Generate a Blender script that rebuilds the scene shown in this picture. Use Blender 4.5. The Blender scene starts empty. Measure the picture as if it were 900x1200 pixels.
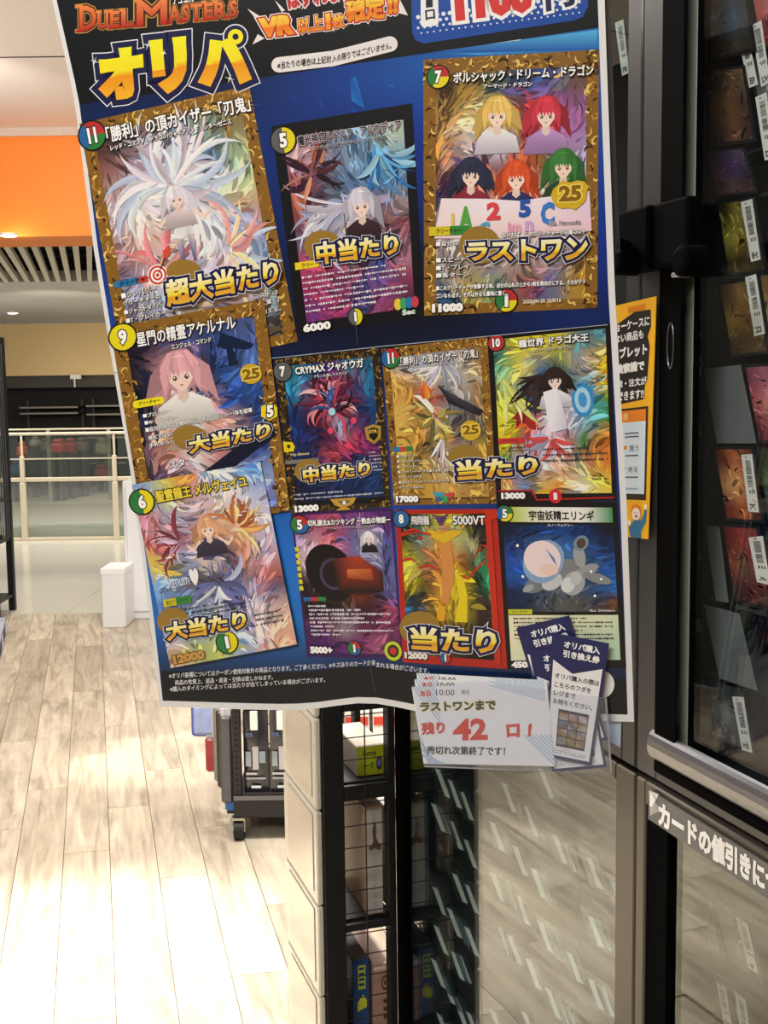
import bpy, math, random
from mathutils import Vector, Matrix
from math import sin, cos, pi, radians, atan, tan
SC_ = bpy.context.scene
COL = SC_.collection
V = Vector
# ------------------------------------------------------------------ camera
FPX, EYE = 1400.0, 1.55
CAM = V((0, 0, EYE))
dn = V((170, -13000, -1400)).normalized()          # world down seen in camera axes
upc = -dn
fw = V((0, 0, -1)); fw = (fw - upc * fw.dot(upc)).normalized()
rt = fw.cross(upc)
R = Matrix((rt, fw, upc))                          # camera axes -> world
cd = bpy.data.cameras.new('camera'); cam = bpy.data.objects.new('camera', cd); COL.objects.link(cam)
cd.sensor_fit = 'HORIZONTAL'; cd.sensor_width = 36.0; cd.lens = 36.0 * FPX / 900.0
cd.clip_start = 0.05; cd.clip_end = 100
cam.matrix_world = Matrix.Translation(CAM) @ R.to_4x4()
SC_.camera = cam
SC_.view_settings.view_transform = 'Standard'; SC_.view_settings.look = 'None'
SC_.view_settings.exposure = 0.3; SC_.view_settings.gamma = 1.0
SC_.view_settings.use_curve_mapping = False
try:
    SC_.cycles.max_bounces = 7; SC_.cycles.transparent_max_bounces = 24
    SC_.cycles.use_denoising = True; SC_.cycles.caustics_reflective = False
    SC_.cycles.sample_clamp_indirect = 6
except Exception: pass
# ------------------------------------------------------------------ world and lamps
w = bpy.data.worlds.new('world'); SC_.world = w; w.use_nodes = True
w.node_tree.nodes['Background'].inputs[0].default_value = (0.9, 0.93, 1.0, 1)
w.node_tree.nodes['Background'].inputs[1].default_value = 0.45

def area(name, loc, target, sx, sy, power, color=(1, .96, .9), spread=pi):
    l = bpy.data.lights.new(name, 'AREA'); l.shape = 'RECTANGLE'; l.size = sx; l.size_y = sy
    l.energy = power; l.color = color; l.spread = spread
    o = bpy.data.objects.new(name, l); COL.objects.link(o); o.location = loc
    o.rotation_euler = (V(target) - V(loc)).to_track_quat('-Z', 'Y').to_euler(); return o

def spot(name, loc, target, power, angle, blend=.5, color=(1, .97, .88), r=.05):
    l = bpy.data.lights.new(name, 'SPOT'); l.energy = power; l.spot_size = radians(angle); l.spot_blend = blend
    l.color = color; l.shadow_soft_size = r
    o = bpy.data.objects.new(name, l); COL.objects.link(o); o.location = loc
    o.rotation_euler = (V(target) - V(loc)).to_track_quat('-Z', 'Y').to_euler(); return o

area('ceiling_lamp', (-1.2, -0.6, 3.1), (-0.6, 0.6, 0), 1.6, 1.0, 96)
area('ceiling_lamp', (-1.0, 3.4, 3.15), (-1.0, 3.4, 0), 1.6, 2.6, 76)
area('ceiling_lamp', (-.55, 5.5, 3.15), (-.55, 5.5, 0), .9, 1.2, 70)
for _x in (-5.5, -4.2, -2.9, -1.6, -.3): spot('spot_lamp', (_x, 11.6, 2.36), (_x, 12.0, 0), 75, 150, .8, (1, .95, .86))
for _x in (-5.0, -3.4, -1.8): spot('wall_fill', (_x, 11.2, 1.9), (_x, 16.5, 2.1), 110, 70, .8, (1, .94, .82))  # added fill spots that lift the beige mall wall, not real fittings
area('shop_fill', (-2.5, 16.3, 1.62), (-2.5, 17.5, .4), 5.0, .4, 26, (1, .94, .82))  # added fill so the goods in the far shop are lit
spot('spot_lamp', (-1.0, 3.2, 3.1), (-0.85, 2.95, 0), 400, 32, .6)
spot('spot_lamp', (-0.6, 5.0, 3.1), (-0.95, 4.85, 0), 260, 15, .5)
spot('spot_lamp', (-2.6, 8.7, 2.4), (-2.6, 8.35, 0), 110, 80, .6)
spot('spot_lamp', (0.3, 2.9, 3.1), (-0.35, 3.0, 0), 260, 34, .6)
spot('spot_lamp', (-2.3, 2.6, 3.1), (-2.4, 2.6, 0), 560, 60, .8)
spot('wall_fill', (-2.1, 5.6, 3.0), (-2.4, 7.8, 2.85), 55, 80, .9, (1, .95, .85))  # added wash to brighten the orange bulkhead, no fitting of the store
spot('ceiling_fill', (-3.3, 5.6, 2.1), (-2.2, 5.9, 3.2), 60, 130, .9, (1, .95, .9))  # unseen uplight, added only to brighten the store ceiling
for _x in (-4.6, -3.2, -1.8): spot('spot_lamp', (_x, 14.2, 2.36), (_x, 14.0, 0), 60, 100, .8, (1, .95, .86))

# ------------------------------------------------------------------ helpers
def lin(c):
    return c / 12.92 if c <= .04045 else ((c + .055) / 1.055) ** 2.4
def hx(h):
    if not isinstance(h, str): return h
    return tuple(lin(int(h[i:i + 2], 16) / 255) for i in (0, 2, 4)) + (1.0,)

def ray(px, py): return (R @ V((px - 450.0, -(py - 600.0), -FPX)))
def at_d(px, py, d):                                # point at forward distance d
    r = ray(px, py); return CAM + r * (d / r.y)
def at_z(px, py, z=0.0):
    r = ray(px, py); return CAM + r * ((z - EYE) / r.z)
# showcase frame: t runs along the showcase front (away), e goes into it, z up
AZ = radians(18.3); SS = V((-sin(AZ), cos(AZ), 0)); SE = V((cos(AZ), sin(AZ), 0)); SA = 0.75
def scp(e, t, z): return SE * (SA + e) + SS * t + V((0, 0, z))
def sc_hit(px, py, e=0.0):                          # pixel -> (t, z) on the plane at depth e
    r = ray(px, py); k = (SA + e) / r.dot(SE); p = CAM + r * k
    return p.dot(SS), p.z
def sc_pt(px, py, e=0.0):
    r = ray(px, py); return CAM + r * ((SA + e) / r.dot(SE))
def T(px, e=0.0, py=600): return sc_hit(px, py, e)[0]
def e_at(px, py, t):                                # e coordinate where the pixel ray crosses plane t
    r = ray(px, py); k = t / r.dot(SS); p = CAM + r * k
    return p.dot(SE) - SA, p.z

MATS = {}
def mat(name, col='808080', rough=.6, metal=0.0, noise=.08, scale=30, bump=0.0, coat=0.0, spec=.5, emit=None, alpha=None):
    if name in MATS: return MATS[name]
    m = bpy.data.materials.new(name); m.use_nodes = True; nt = m.node_tree; b = nt.nodes['Principled BSDF']
    c = hx(col)
    tc = nt.nodes.new('ShaderNodeTexCoord'); n = nt.nodes.new('ShaderNodeTexNoise'); n.inputs['Scale'].default_value = scale
    n.inputs['Detail'].default_value = 4
    nt.links.new(tc.outputs['Object'], n.inputs['Vector'])
    r = nt.nodes.new('ShaderNodeMapRange'); r.inputs[3].default_value = 1 - noise; r.inputs[4].default_value = 1 + noise
    nt.links.new(n.outputs['Fac'], r.inputs[0])
    mx = nt.nodes.new('ShaderNodeMix'); mx.data_type = 'RGBA'; mx.blend_type = 'MULTIPLY'; mx.inputs[0].default_value = 1
    mx.inputs[6].default_value = c; nt.links.new(r.outputs[0], mx.inputs[7]); nt.links.new(mx.outputs[2], b.inputs['Base Color'])
    b.inputs['Roughness'].default_value = rough; b.inputs['Metallic'].default_value = metal
    b.inputs['Specular IOR Level'].default_value = spec; b.inputs['Coat Weight'].default_value = coat
    b.inputs['Coat Roughness'].default_value = .08
    if bump:
        bp = nt.nodes.new('ShaderNodeBump'); bp.inputs['Strength'].default_value = bump; bp.inputs['Distance'].default_value = .002
        nt.links.new(n.outputs['Fac'], bp.inputs['Height']); nt.links.new(bp.outputs[0], b.inputs['Normal'])
    if emit:
        b.inputs['Emission Color'].default_value = hx(emit[0]); b.inputs['Emission Strength'].default_value = emit[1]
    MATS[name] = m; return m

def print_mat(name, rough=.42, coat=.25):
    if name in MATS: return MATS[name]
    m = bpy.data.materials.new(name); m.use_nodes = True; nt = m.node_tree; b = nt.nodes['Principled BSDF']
    a = nt.nodes.new('ShaderNodeVertexColor'); a.layer_name = 'Col'
    nt.links.new(a.outputs[0], b.inputs['Base Color'])
    b.inputs['Roughness'].default_value = rough; b.inputs['Coat Weight'].default_value = coat; b.inputs['Coat Roughness'].default_value = .2
    b.inputs['Specular IOR Level'].default_value = .35
    MATS[name] = m; return m

def glass_mat(name, tint='ffffff', f0=.04, k=.96, alpha=0.0, acol='808080', rough=0.0):
    """thin pane: mirror part by a Fresnel curve, the rest passes straight through"""
    if name in MATS: return MATS[name]
    m = bpy.data.materials.new(name); m.use_nodes = True; nt = m.node_tree; N = nt.nodes; L = nt.links
    out = N['Material Output']; N.remove(N['Principled BSDF'])
    lw = N.new('ShaderNodeLayerWeight'); lw.inputs[0].default_value = .5
    p = N.new('ShaderNodeMath'); p.operation = 'POWER'; p.inputs[1].default_value = 5; L.new(lw.outputs['Facing'], p.inputs[0])
    ma = N.new('ShaderNodeMath'); ma.operation = 'MULTIPLY_ADD'; ma.inputs[1].default_value = k; ma.inputs[2].default_value = f0
    L.new(p.outputs[0], ma.inputs[0])
    tr = N.new('ShaderNodeBsdfTransparent'); tr.inputs[0].default_value = hx(tint)
    gl = N.new('ShaderNodeBsdfGlossy'); gl.inputs['Roughness'].default_value = rough
    mx = N.new('ShaderNodeMixShader'); L.new(ma.outputs[0], mx.inputs[0])
    src = tr.outputs[0]
    if alpha:
        df = N.new('ShaderNodeBsdfDiffuse'); df.inputs[0].default_value = hx(acol)
        m2 = N.new('ShaderNodeMixShader'); m2.inputs[0].default_value = alpha
        L.new(tr.outputs[0], m2.inputs[1]); L.new(df.outputs[0], m2.inputs[2]); src = m2.outputs[0]
    L.new(src, mx.inputs[1]); L.new(gl.outputs[0], mx.inputs[2]); L.new(mx.outputs[0], out.inputs['Surface'])
    MATS[name] = m; return m

def wood_mat(name, joints):
    m = bpy.data.materials.new(name); m.use_nodes = True; nt = m.node_tree; N = nt.nodes; L = nt.links; b = N['Principled BSDF']
    g = N.new('ShaderNodeNewGeometry'); mp = N.new('ShaderNodeMapping'); mp.vector_type = 'TEXTURE'
    mp.inputs['Rotation'].default_value = (0, 0, radians(13.6)); mp.inputs['Scale'].default_value = (1, 1, 1)
    L.new(g.outputs['Position'], mp.inputs['Vector'])
    oi = N.new('ShaderNodeObjectInfo')
    ad = N.new('ShaderNodeVectorMath'); ad.operation = 'ADD'; L.new(mp.outputs[0], ad.inputs[0])
    cx = N.new('ShaderNodeCombineXYZ')
    mm = N.new('ShaderNodeMath'); mm.operation = 'MULTIPLY'; mm.inputs[1].default_value = 37; L.new(oi.outputs['Random'], mm.inputs[0])
    L.new(mm.outputs[0], cx.inputs[1]); L.new(mm.outputs[0], cx.inputs[2]); L.new(cx.outputs[0], ad.inputs[1])
    sc = N.new('ShaderNodeVectorMath'); sc.operation = 'MULTIPLY'; sc.inputs[1].default_value = (14, 1.6, 1); L.new(ad.outputs[0], sc.inputs[0])
    n1 = N.new('ShaderNodeTexNoise'); n1.inputs['Scale'].default_value = 1.0; n1.inputs['Detail'].default_value = 8; n1.inputs['Distortion'].default_value = 1.6
    L.new(sc.outputs[0], n1.inputs['Vector'])
    sc2 = N.new('ShaderNodeVectorMath'); sc2.operation = 'MULTIPLY'; sc2.inputs[1].default_value = (60, 4, 1); L.new(ad.outputs[0], sc2.inputs[0])
    n2 = N.new('ShaderNodeTexNoise'); n2.inputs['Scale'].default_value = 1.0; n2.inputs['Detail'].default_value = 5; L.new(sc2.outputs[0], n2.inputs['Vector'])
    sc3 = N.new('ShaderNodeVectorMath'); sc3.operation = 'MULTIPLY'; sc3.inputs[1].default_value = (5, 2.5, 1); L.new(ad.outputs[0], sc3.inputs[0])
    n3 = N.new('ShaderNodeTexNoise'); n3.inputs['Scale'].default_value = 1.0; n3.inputs['Detail'].default_value = 9; n3.inputs['Roughness'].default_value = .65; L.new(sc3.outputs[0], n3.inputs['Vector'])
    cr = N.new('ShaderNodeValToRGB'); e = cr.color_ramp.elements
    e[0].position = .28; e[0].color = hx('a09484'); e[1].position = .72; e[1].color = hx('ded2bd')
    x = e.new(.46); x.color = hx('c4b6a0')
    L.new(n1.outputs['Fac'], cr.inputs[0])
    r2 = N.new('ShaderNodeMapRange'); r2.inputs[1].default_value = .3; r2.inputs[2].default_value = .7; r2.inputs[3].default_value = .9; r2.inputs[4].default_value = 1.1; L.new(n2.outputs['Fac'], r2.inputs[0])
    r3 = N.new('ShaderNodeMapRange'); r3.inputs[1].default_value = .28; r3.inputs[2].default_value = .5; r3.inputs[3].default_value = .72; r3.inputs[4].default_value = 1.06; L.new(n3.outputs['Fac'], r3.inputs[0])
    ro = N.new('ShaderNodeMapRange'); ro.inputs[3].default_value = .8; ro.inputs[4].default_value = 1.12; L.new(oi.outputs['Random'], ro.inputs[0])
    p1 = N.new('ShaderNodeMath'); p1.operation = 'MULTIPLY'; L.new(r2.outputs[0], p1.inputs[0]); L.new(r3.outputs[0], p1.inputs[1])
    p2 = N.new('ShaderNodeMath'); p2.operation = 'MULTIPLY'; L.new(p1.outputs[0], p2.inputs[0]); L.new(ro.outputs[0], p2.inputs[1])
    mx = N.new('ShaderNodeMix'); mx.data_type = 'RGBA'; mx.blend_type = 'MULTIPLY'; mx.inputs[0].default_value = 1
    L.new(cr.outputs[0], mx.inputs[6]); L.new(p2.outputs[0], mx.inputs[7]); col = mx.outputs[2]
    if joints:
        br = N.new('ShaderNodeTexBrick'); br.inputs['Scale'].default_value = 1; br.inputs['Brick Width'].default_value = 1.1; br.inputs['Row Height'].default_value = .15
        br.inputs['Mortar Size'].default_value = .003; br.inputs['Color1'].default_value = (.8, .8, .8, 1); br.inputs['Color2'].default_value = (1, 1, 1, 1); br.inputs['Mortar'].default_value = (.3, .3, .3, 1)
        rr = N.new('ShaderNodeVectorRotate'); rr.rotation_type = 'Z_AXIS'; rr.inputs['Angle'].default_value = pi / 2; L.new(mp.outputs[0], rr.inputs['Vector']); L.new(rr.outputs[0], br.inputs['Vector'])
        m3 = N.new('ShaderNodeMix'); m3.data_type = 'RGBA'; m3.blend_type = 'MULTIPLY'; m3.inputs[0].default_value = 1
        L.new(col, m3.inputs[6]); L.new(br.outputs['Color'], m3.inputs[7]); col = m3.outputs[2]
    L.new(col, b.inputs['Base Color']); b.inputs['Roughness'].default_value = .32; b.inputs['Specular IOR Level'].default_value = .5
    bp = N.new('ShaderNodeBump'); bp.inputs['Strength'].default_value = .15; bp.inputs['Distance'].default_value = .001
    L.new(n2.outputs['Fac'], bp.inputs['Height']); L.new(bp.outputs[0], b.inputs['Normal'])
    MATS[name] = m; return m

def props(o, label=None, cat=None, group=None, kind=None):
    if label: o['label'] = label
    if cat: o['category'] = cat
    if group: o['group'] = group
    if kind: o['kind'] = kind
    return o

def link_mesh(name, verts, faces, m, parent=None, cols=None, smooth=False, **kw):
    if not verts: return None
    xs = [v[0] for v in verts]; ys = [v[1] for v in verts]; zs = [v[2] for v in verts]
    org = V(((min(xs) + max(xs)) / 2, (min(ys) + max(ys)) / 2, min(zs)))
    me = bpy.data.meshes.new(name); me.from_pydata([V(v) - org for v in verts], [], faces)
    if cols is not None:
        ca = me.color_attributes.new('Col', 'FLOAT_COLOR', 'CORNER'); buf = []
        for c in cols:
            for q in c: buf.extend(q)
        ca.data.foreach_set('color', buf)
    if smooth:
        me.polygons.foreach_set('use_smooth', [True] * len(me.polygons))
    me.materials.append(m); me.update()
    o = bpy.data.objects.new(name, me); COL.objects.link(o)
    if parent is not None:
        o.parent = parent; po = V((0, 0, 0)); p = parent
        while p is not None: po += p.location; p = p.parent
        o.location = org - po
    else: o.location = org
    props(o, **kw); return o

def thing(name, label, cat, loc=(0, 0, 0), group=None):
    o = bpy.data.objects.new(name, None); COL.objects.link(o); o.location = loc; o.empty_display_size = .05
    return props(o, label, cat, group)

W = lambda x, y, z: V((x, y, z))
class MB:
    def __init__(s, f=W): s.v = []; s.f = []; s.c = []; s.fr = f
    def quadpts(s, pts, flip=False):
        i = len(s.v); s.v += [V(p) for p in pts]; s.f.append(tuple(range(i, i + len(pts))))
    def box(s, a, b, ch=0.0):
        x0, y0, z0 = [min(a[i], b[i]) for i in range(3)]; x1, y1, z1 = [max(a[i], b[i]) for i in range(3)]
        i = len(s.v)
        if ch <= 0:
            s.v += [s.fr(x, y, z) for z in (z0, z1) for x, y in ((x0, y0), (x1, y0), (x1, y1), (x0, y1))]
            s.f += [tuple(i + k for k in q) for q in ((0, 3, 2, 1), (4, 5, 6, 7), (0, 1, 5, 4), (1, 2, 6, 5), (2, 3, 7, 6), (3, 0, 4, 7))]
        else:
            ch = min(ch, (x1 - x0) * .45, (y1 - y0) * .45, (z1 - z0) * .45); ring = []
            for z, c in ((z0, ch), (z0 + ch, 0), (z1 - ch, 0), (z1, ch)):
                k = len(s.v)
                q = ((x0 + ch + c * .3, y0 + c), (x1 - ch - c * .3, y0 + c), (x1 - c, y0 + ch + c * .3), (x1 - c, y1 - ch - c * .3), (x1 - ch - c * .3, y1 - c), (x0 + ch + c * .3, y1 - c), (x0 + c, y1 - ch - c * .3), (x0 + c, y0 + ch + c * .3))
                s.v += [s.fr(x, y, z) for x, y in q]; ring.append(k)
            s.f.append(tuple(ring[0] + j for j in range(7, -1, -1))); s.f.append(tuple(ring[3] + j for j in range(8)))
            for a_, b_ in zip(ring, ring[1:]):
                for j in range(8): s.f.append((a_ + j, a_ + (j + 1) % 8, b_ + (j + 1) % 8, b_ + j))
        return s
    def tube(s, pts, r, n=8):
        pts = [s.fr(*p) for p in pts]; rings = []
        for k, p in enumerate(pts):
            d = (pts[min(k + 1, len(pts) - 1)] - pts[max(k - 1, 0)]).normalized()
            a = d.orthogonal().normalized(); b = d.cross(a); rr = r[k] if isinstance(r, (list, tuple)) else r
            rings.append(len(s.v)); s.v += [p + (a * cos(2 * pi * j / n) + b * sin(2 * pi * j / n)) * rr for j in range(n)]
        for a_, b_ in zip(rings, rings[1:]):
            for j in range(n): s.f.append((a_ + j, a_ + (j + 1) % n, b_ + (j + 1) % n, b_ + j))
        s.f.append(tuple(rings[0] + j for j in range(n - 1, -1, -1))); s.f.append(tuple(rings[-1] + j for j in range(n)))
        return s
    def slab(s, quad, back):                        # quad of world points, extruded by vector back
        i = len(s.v); n = len(quad); s.v += [V(p) for p in quad] + [V(p) + V(back) for p in quad]
        s.f.append(tuple(i + j for j in range(n))); s.f.append(tuple(i + n + j for j in range(n - 1, -1, -1)))
        for j in range(n): s.f.append((i + j, i + n + j, i + n + (j + 1) % n, i + (j + 1) % n))
        return s
    def build(s, name, m, parent=None, **kw): return link_mesh(name, s.v, s.f, m, parent, **kw)
scf = lambda e, t, z: scp(e, t, z)

# glyph geometry taken from Blender's own built-in font
GC = {}
def glyphs(text, bold=0.0, bev=0.0):
    k = (text, bold, bev)
    if k in GC: return GC[k]
    c = bpy.data.curves.new('t', 'FONT'); c.body = text; c.size = 1; c.resolution_u = 2; bev = bev + bold
    if bev: c.bevel_depth = bev; c.bevel_resolution = (2 if bev > .1 else 1) if bev > .035 else 0
    o = bpy.data.objects.new('t', c); me = bpy.data.meshes.new_from_object(o)
    vs = [(v.co.x, v.co.y) for v in me.vertices]
    if bev: fs = [tuple(p.vertices) for p in me.polygons if abs(p.normal.z) > .05 and p.center.z >= -1e-6]
    else: fs = [tuple(p.vertices) for p in me.polygons]
    bpy.data.objects.remove(o); bpy.data.meshes.remove(me); bpy.data.curves.remove(c)
    GC[k] = (vs, fs); return GC[k]

def bil(q, u, v):
    a = (q[0][0] + (q[1][0] - q[0][0]) * u, q[0][1] + (q[1][1] - q[0][1]) * u)
    b = (q[3][0] + (q[2][0] - q[3][0]) * u, q[3][1] + (q[2][1] - q[3][1]) * u)
    return (a[0] + (b[0] - a[0]) * v, a[1] + (b[1] - a[1]) * v)
def sub(q, u0, v0, u1, v1): return [bil(q, u0, v0), bil(q, u1, v0), bil(q, u1, v1), bil(q, u0, v1)]

class PM:
    """flat print: coloured polygons laid on a surface given by a mapper (x, y, lift) -> point"""
    def __init__(s, mp): s.mp = mp; s.v = []; s.f = []; s.c = []
    def poly(s, pts, col, L):
        i = len(s.v); s.v += [s.mp(p[0], p[1], L) for p in pts]; s.f.append(tuple(range(i, i + len(pts))))
        s.c.append([hx(c) for c in col] if isinstance(col, list) else [hx(col)] * len(pts))
    def grid(s, q, colf, L, nx=8, ny=8):
        i = len(s.v); cs = []
        for b in range(ny + 1):
            for a in range(nx + 1):
                p = bil(q, a / nx, b / ny); s.v.append(s.mp(p[0], p[1], L)); cs.append(colf(a / nx, b / ny) if callable(colf) else hx(colf))
        for b in range(ny):
            for a in range(nx):
                k = [b * (nx + 1) + a, b * (nx + 1) + a + 1, (b + 1) * (nx + 1) + a + 1, (b + 1) * (nx + 1) + a]
                s.f.append(tuple(i + j for j in k)); s.c.append([cs[j] for j in k])
    def ell(s, q, cx, cy, rx, ry, col, L, n=20, a0=0, a1=2 * pi, rot=0, hub=False):
        pts = []
        for k in range(n + (0 if abs(a1 - a0 - 2 * pi) < 1e-6 else 1)):
            a = a0 + (a1 - a0) * k / n; x = rx * cos(a); y = ry * sin(a)
            pts.append(bil(q, cx + x * cos(rot) - y * sin(rot), cy + x * sin(rot) + y * cos(rot)))
        if hub: pts.append(bil(q, cx, cy))
        s.poly(pts, col, L)
    def text(s, t, q, col, L, bold=0.0, outline=(), grad=None, box=None):
        """outline: list of (width in em, colour) widest first; grad: colour function of v"""
        bv, bf = glyphs(t, bold)
        if not bv: return
        x0 = min(p[0] for p in bv); x1 = max(p[0] for p in bv); y0 = min(p[1] for p in bv); y1 = max(p[1] for p in bv)
        if box: y0, y1 = box
        def put(vs, fs, colf, L):
            i = len(s.v); un = [((x - x0) / (x1 - x0), (y1 - y) / (y1 - y0)) for x, y in vs]
            for u, v in un:
                p = bil(q, u, v); s.v.append(s.mp(p[0], p[1], L))
            for f in fs:
                s.f.append(tuple(i + j for j in f)); s.c.append([colf(un[j][1]) for j in f])
        for k, (wd, oc) in enumerate(outline):
            vs, fs = glyphs(t, bold, wd); c = hx(oc); put(vs, fs, lambda v, c=c: c, L + .00012 * k)
        L += .00012 * len(outline)
        if grad: put(*glyph_strips(t, bold, y0, y1), grad, L)
        else:
            c = hx(col); put(bv, bf, lambda v: c, L)
    def build(s, name, m, parent=None, **kw): return link_mesh(name, s.v, s.f, m, parent, cols=s.c, **kw)

GS = {}
def glyph_strips(t, bold, y0, y1, n=8):
    """the glyph faces cut into horizontal strips so that a vertical colour gradient can be printed"""
    k = (t, bold)
    if k in GS: return GS[k]
    import bmesh
    vs, fs = glyphs(t, bold); bm = bmesh.new(); bvs = [bm.verts.new((x, y, 0)) for x, y in vs]
    for f in fs:
        try: bm.faces.new([bvs[j] for j in f])
        except ValueError: pass
    for j in range(1, n + 1):
        yy = y0 + (y1 - y0) * j / (n + 1)
        bmesh.ops.bisect_plane(bm, geom=bm.verts[:] + bm.edges[:] + bm.faces[:], plane_co=(0, yy, 0), plane_no=(0, 1, 0))
    bm.verts.index_update()
    GS[k] = ([(v.co.x, v.co.y) for v in bm.verts], [tuple(v.index for v in f.verts) for f in bm.faces]); bm.free(); return GS[k]

def mixc(a, b, t): return tuple(a[i] + (b[i] - a[i]) * t for i in range(4))
def gridcol(rows):
    g = [[hx(c) for c in r.split()] for r in rows]; H = len(g); Wd = len(g[0])
    def f(u, v):
        x = min(max(u * Wd - .5, 0), Wd - 1.001); y = min(max(v * H - .5, 0), H - 1.001); i = int(x); j = int(y); fx = x - i; fy = y - j
        return mixc(mixc(g[j][i], g[j][min(i + 1, Wd - 1)], fx), mixc(g[min(j + 1, H - 1)][i], g[min(j + 1, H - 1)][min(i + 1, Wd - 1)], fx), fy)
    return f
def clampc(c, k): return tuple(min(max(x * k, 0), .92) for x in c[:3]) + (1.0,)

def painting(pm, q, rows, L, seed, n=150, size=1.0, swirl=2.2, asp=1.4, contrast=1.0, dL=None, dens=2.6):
    """a generic abstract painting: soft ground plus tapering curved brush strokes in the palette of its area"""
    rnd = random.Random(seed); cf = gridcol(rows); pm.grid(q, cf, L, 10, 12)
    n = int(n * dens); dL = .0009 / n
    ph = [rnd.uniform(0, 6.28) for _ in range(4)]
    def ang(x, y): return swirl * (sin(3.1 * x + ph[0] + 2 * y) + cos(2.7 * y + ph[1] - 1.5 * x)) + .8 * sin(7 * x * y + ph[2])
    for k in range(n):
        big = 1 - k / n
        x, y = rnd.random(), rnd.random(); ln = rnd.uniform(.05, .30) * size * (.22 + .95 * big); wd = ln * rnd.uniform(.03, .13) * (1 + .5 * big)
        c = cf(x, y); z = rnd.random()
        kk = (rnd.uniform(1.25, 2.0) if z < .4 else rnd.uniform(.25, .7) if z < .72 else rnd.uniform(.85, 1.15)); kk = 1 + (kk - 1) * contrast
        c = clampc(c, kk); h = rnd.uniform(-.18, .18); c = (max(c[0] * (1 + h), 0), max(c[1] * (1 + rnd.uniform(-.1, .1)), 0), max(c[2] * (1 - h), 0), 1)
        ctr = []; px, py = x, y; seg = 6; dev = rnd.gauss(0, .28)
        for j in range(seg + 1):
            ctr.append((px, py)); a = ang(px, py) + dev; px += cos(a) * ln / seg; py += sin(a) * ln / seg / asp
        up = []; lo = []
        for j, (a, b) in enumerate(ctr):
            t = j / seg; ww = wd * math.sin(pi * min(t * .9 + .06, 1)) ** .8 if j < seg else 0
            d = ang(a, b) + dev; nx, ny = -sin(d) * ww, cos(d) * ww / asp
            up.append((a + nx, b + ny)); lo.append((a - nx, b - ny))
        cl = lambda p: (min(max(p[0], 0), 1), min(max(p[1], 0), 1))
        LL = L + 2e-5 + k * dL
        i = len(pm.v); pts = []
        for a, b in zip(up, lo):
            for p in (a, b):
                p = cl(p); e = bil(q, *p); pm.v.append(pm.mp(e[0], e[1], LL))
        c2 = clampc(c, 1.25)
        for j in range(seg):
            pm.f.append((i + 2 * j, i + 2 * j + 1, i + 2 * j + 3, i + 2 * j + 2)); pm.c.append([c, c2, c2, c])

# ================================================================== SETTING
rnd = random.Random(4)
WD = 8.12                                          # where the wood floor ends
ceil_z = at_d(50, 150, 7.8).z; bh_z = at_d(50, 277, 7.8).z
PA = radians(13.6); PF = V((-sin(PA), cos(PA), 0)); PS = V((cos(PA), sin(PA), 0))
m_wood = wood_mat('wood_planks', False); m_woodfar = wood_mat('wood_floor_far', True)
b = MB(); b.box((-3.4, -3, -.12), (3.2, WD, -.006))
floor = b.build('floor', m_woodfar, kind='structure')
def clip(poly, ymax):
    out = []
    for i, p in enumerate(poly):
        q = poly[(i + 1) % len(poly)]
        if p.y <= ymax: out.append(p)
        if (p.y - ymax) * (q.y - ymax) < 0:
            k = (ymax - p.y) / (q.y - p.y); out.append(p + (q - p) * k)
    return out
PWID, PLEN = .15, 1.1
np_ = 0
for i in range(-19, 19):
    s0 = i * PWID; off = (i * .37 % 1) * PLEN
    for j in range(0, 10):
        f0 = j * PLEN + off; c = PS * (s0 + PWID / 2) + PF * (f0 + PLEN / 2)
        if not (max(-3.3, -.38 * c.y - 1.5) < c.x < 1.15 and 1.9 < c.y < 8.6) or c.x > .30 * c.y + .3: continue
        g = .0012
        pl = [PS * (s0 + g) + PF * (f0 + g), PS * (s0 + PWID - g) + PF * (f0 + g), PS * (s0 + PWID - g) + PF * (f0 + PLEN - g), PS * (s0 + g) + PF * (f0 + PLEN - g)]
        pl = clip(pl, WD)
        if len(pl) < 3: continue
        bb = MB(); bb.slab([p for p in pl], (0, 0, -.0055)); bb.build('plank', m_wood, floor); np_ += 1
# store shell
m_ceil = mat('ceiling_paint', 'f4ece6', .8, noise=.03); m_wall = mat('wall_paint', 'b9b2a8', .8, noise=.04); m_dkwall = mat('shop_side_wall', '4b4946', .7, noise=.1)
MB().box((-3.4, -3, ceil_z), (3.2, 7.8, ceil_z + .1)).build('ceiling', m_ceil, kind='structure')
a, c_ = at_d(0, 33, 5.6), at_d(68, 40, 5.6)
bb = MB()
for k in (0, 1):
    y0 = 4.5 + k * 1.65; bb.box((-3.3, y0, ceil_z - .003), (1.5, y0 + .012, ceil_z - .0005))
bb.build('trim_1', mat('ceiling_joint', '4a4038', .7), kind='structure')
MB().box((-3.5, -3, 0), (-3.4, 7.8, ceil_z)).build('wall_left', m_dkwall, kind='structure')
MB().box((3.2, -3, 0), (3.3, 7.8, ceil_z)).build('wall_right', m_wall, kind='structure')
MB().box((-3.5, -3.1, 0), (3.3, -3, ceil_z)).build('wall_back', m_dkwall, kind='structure')
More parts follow.
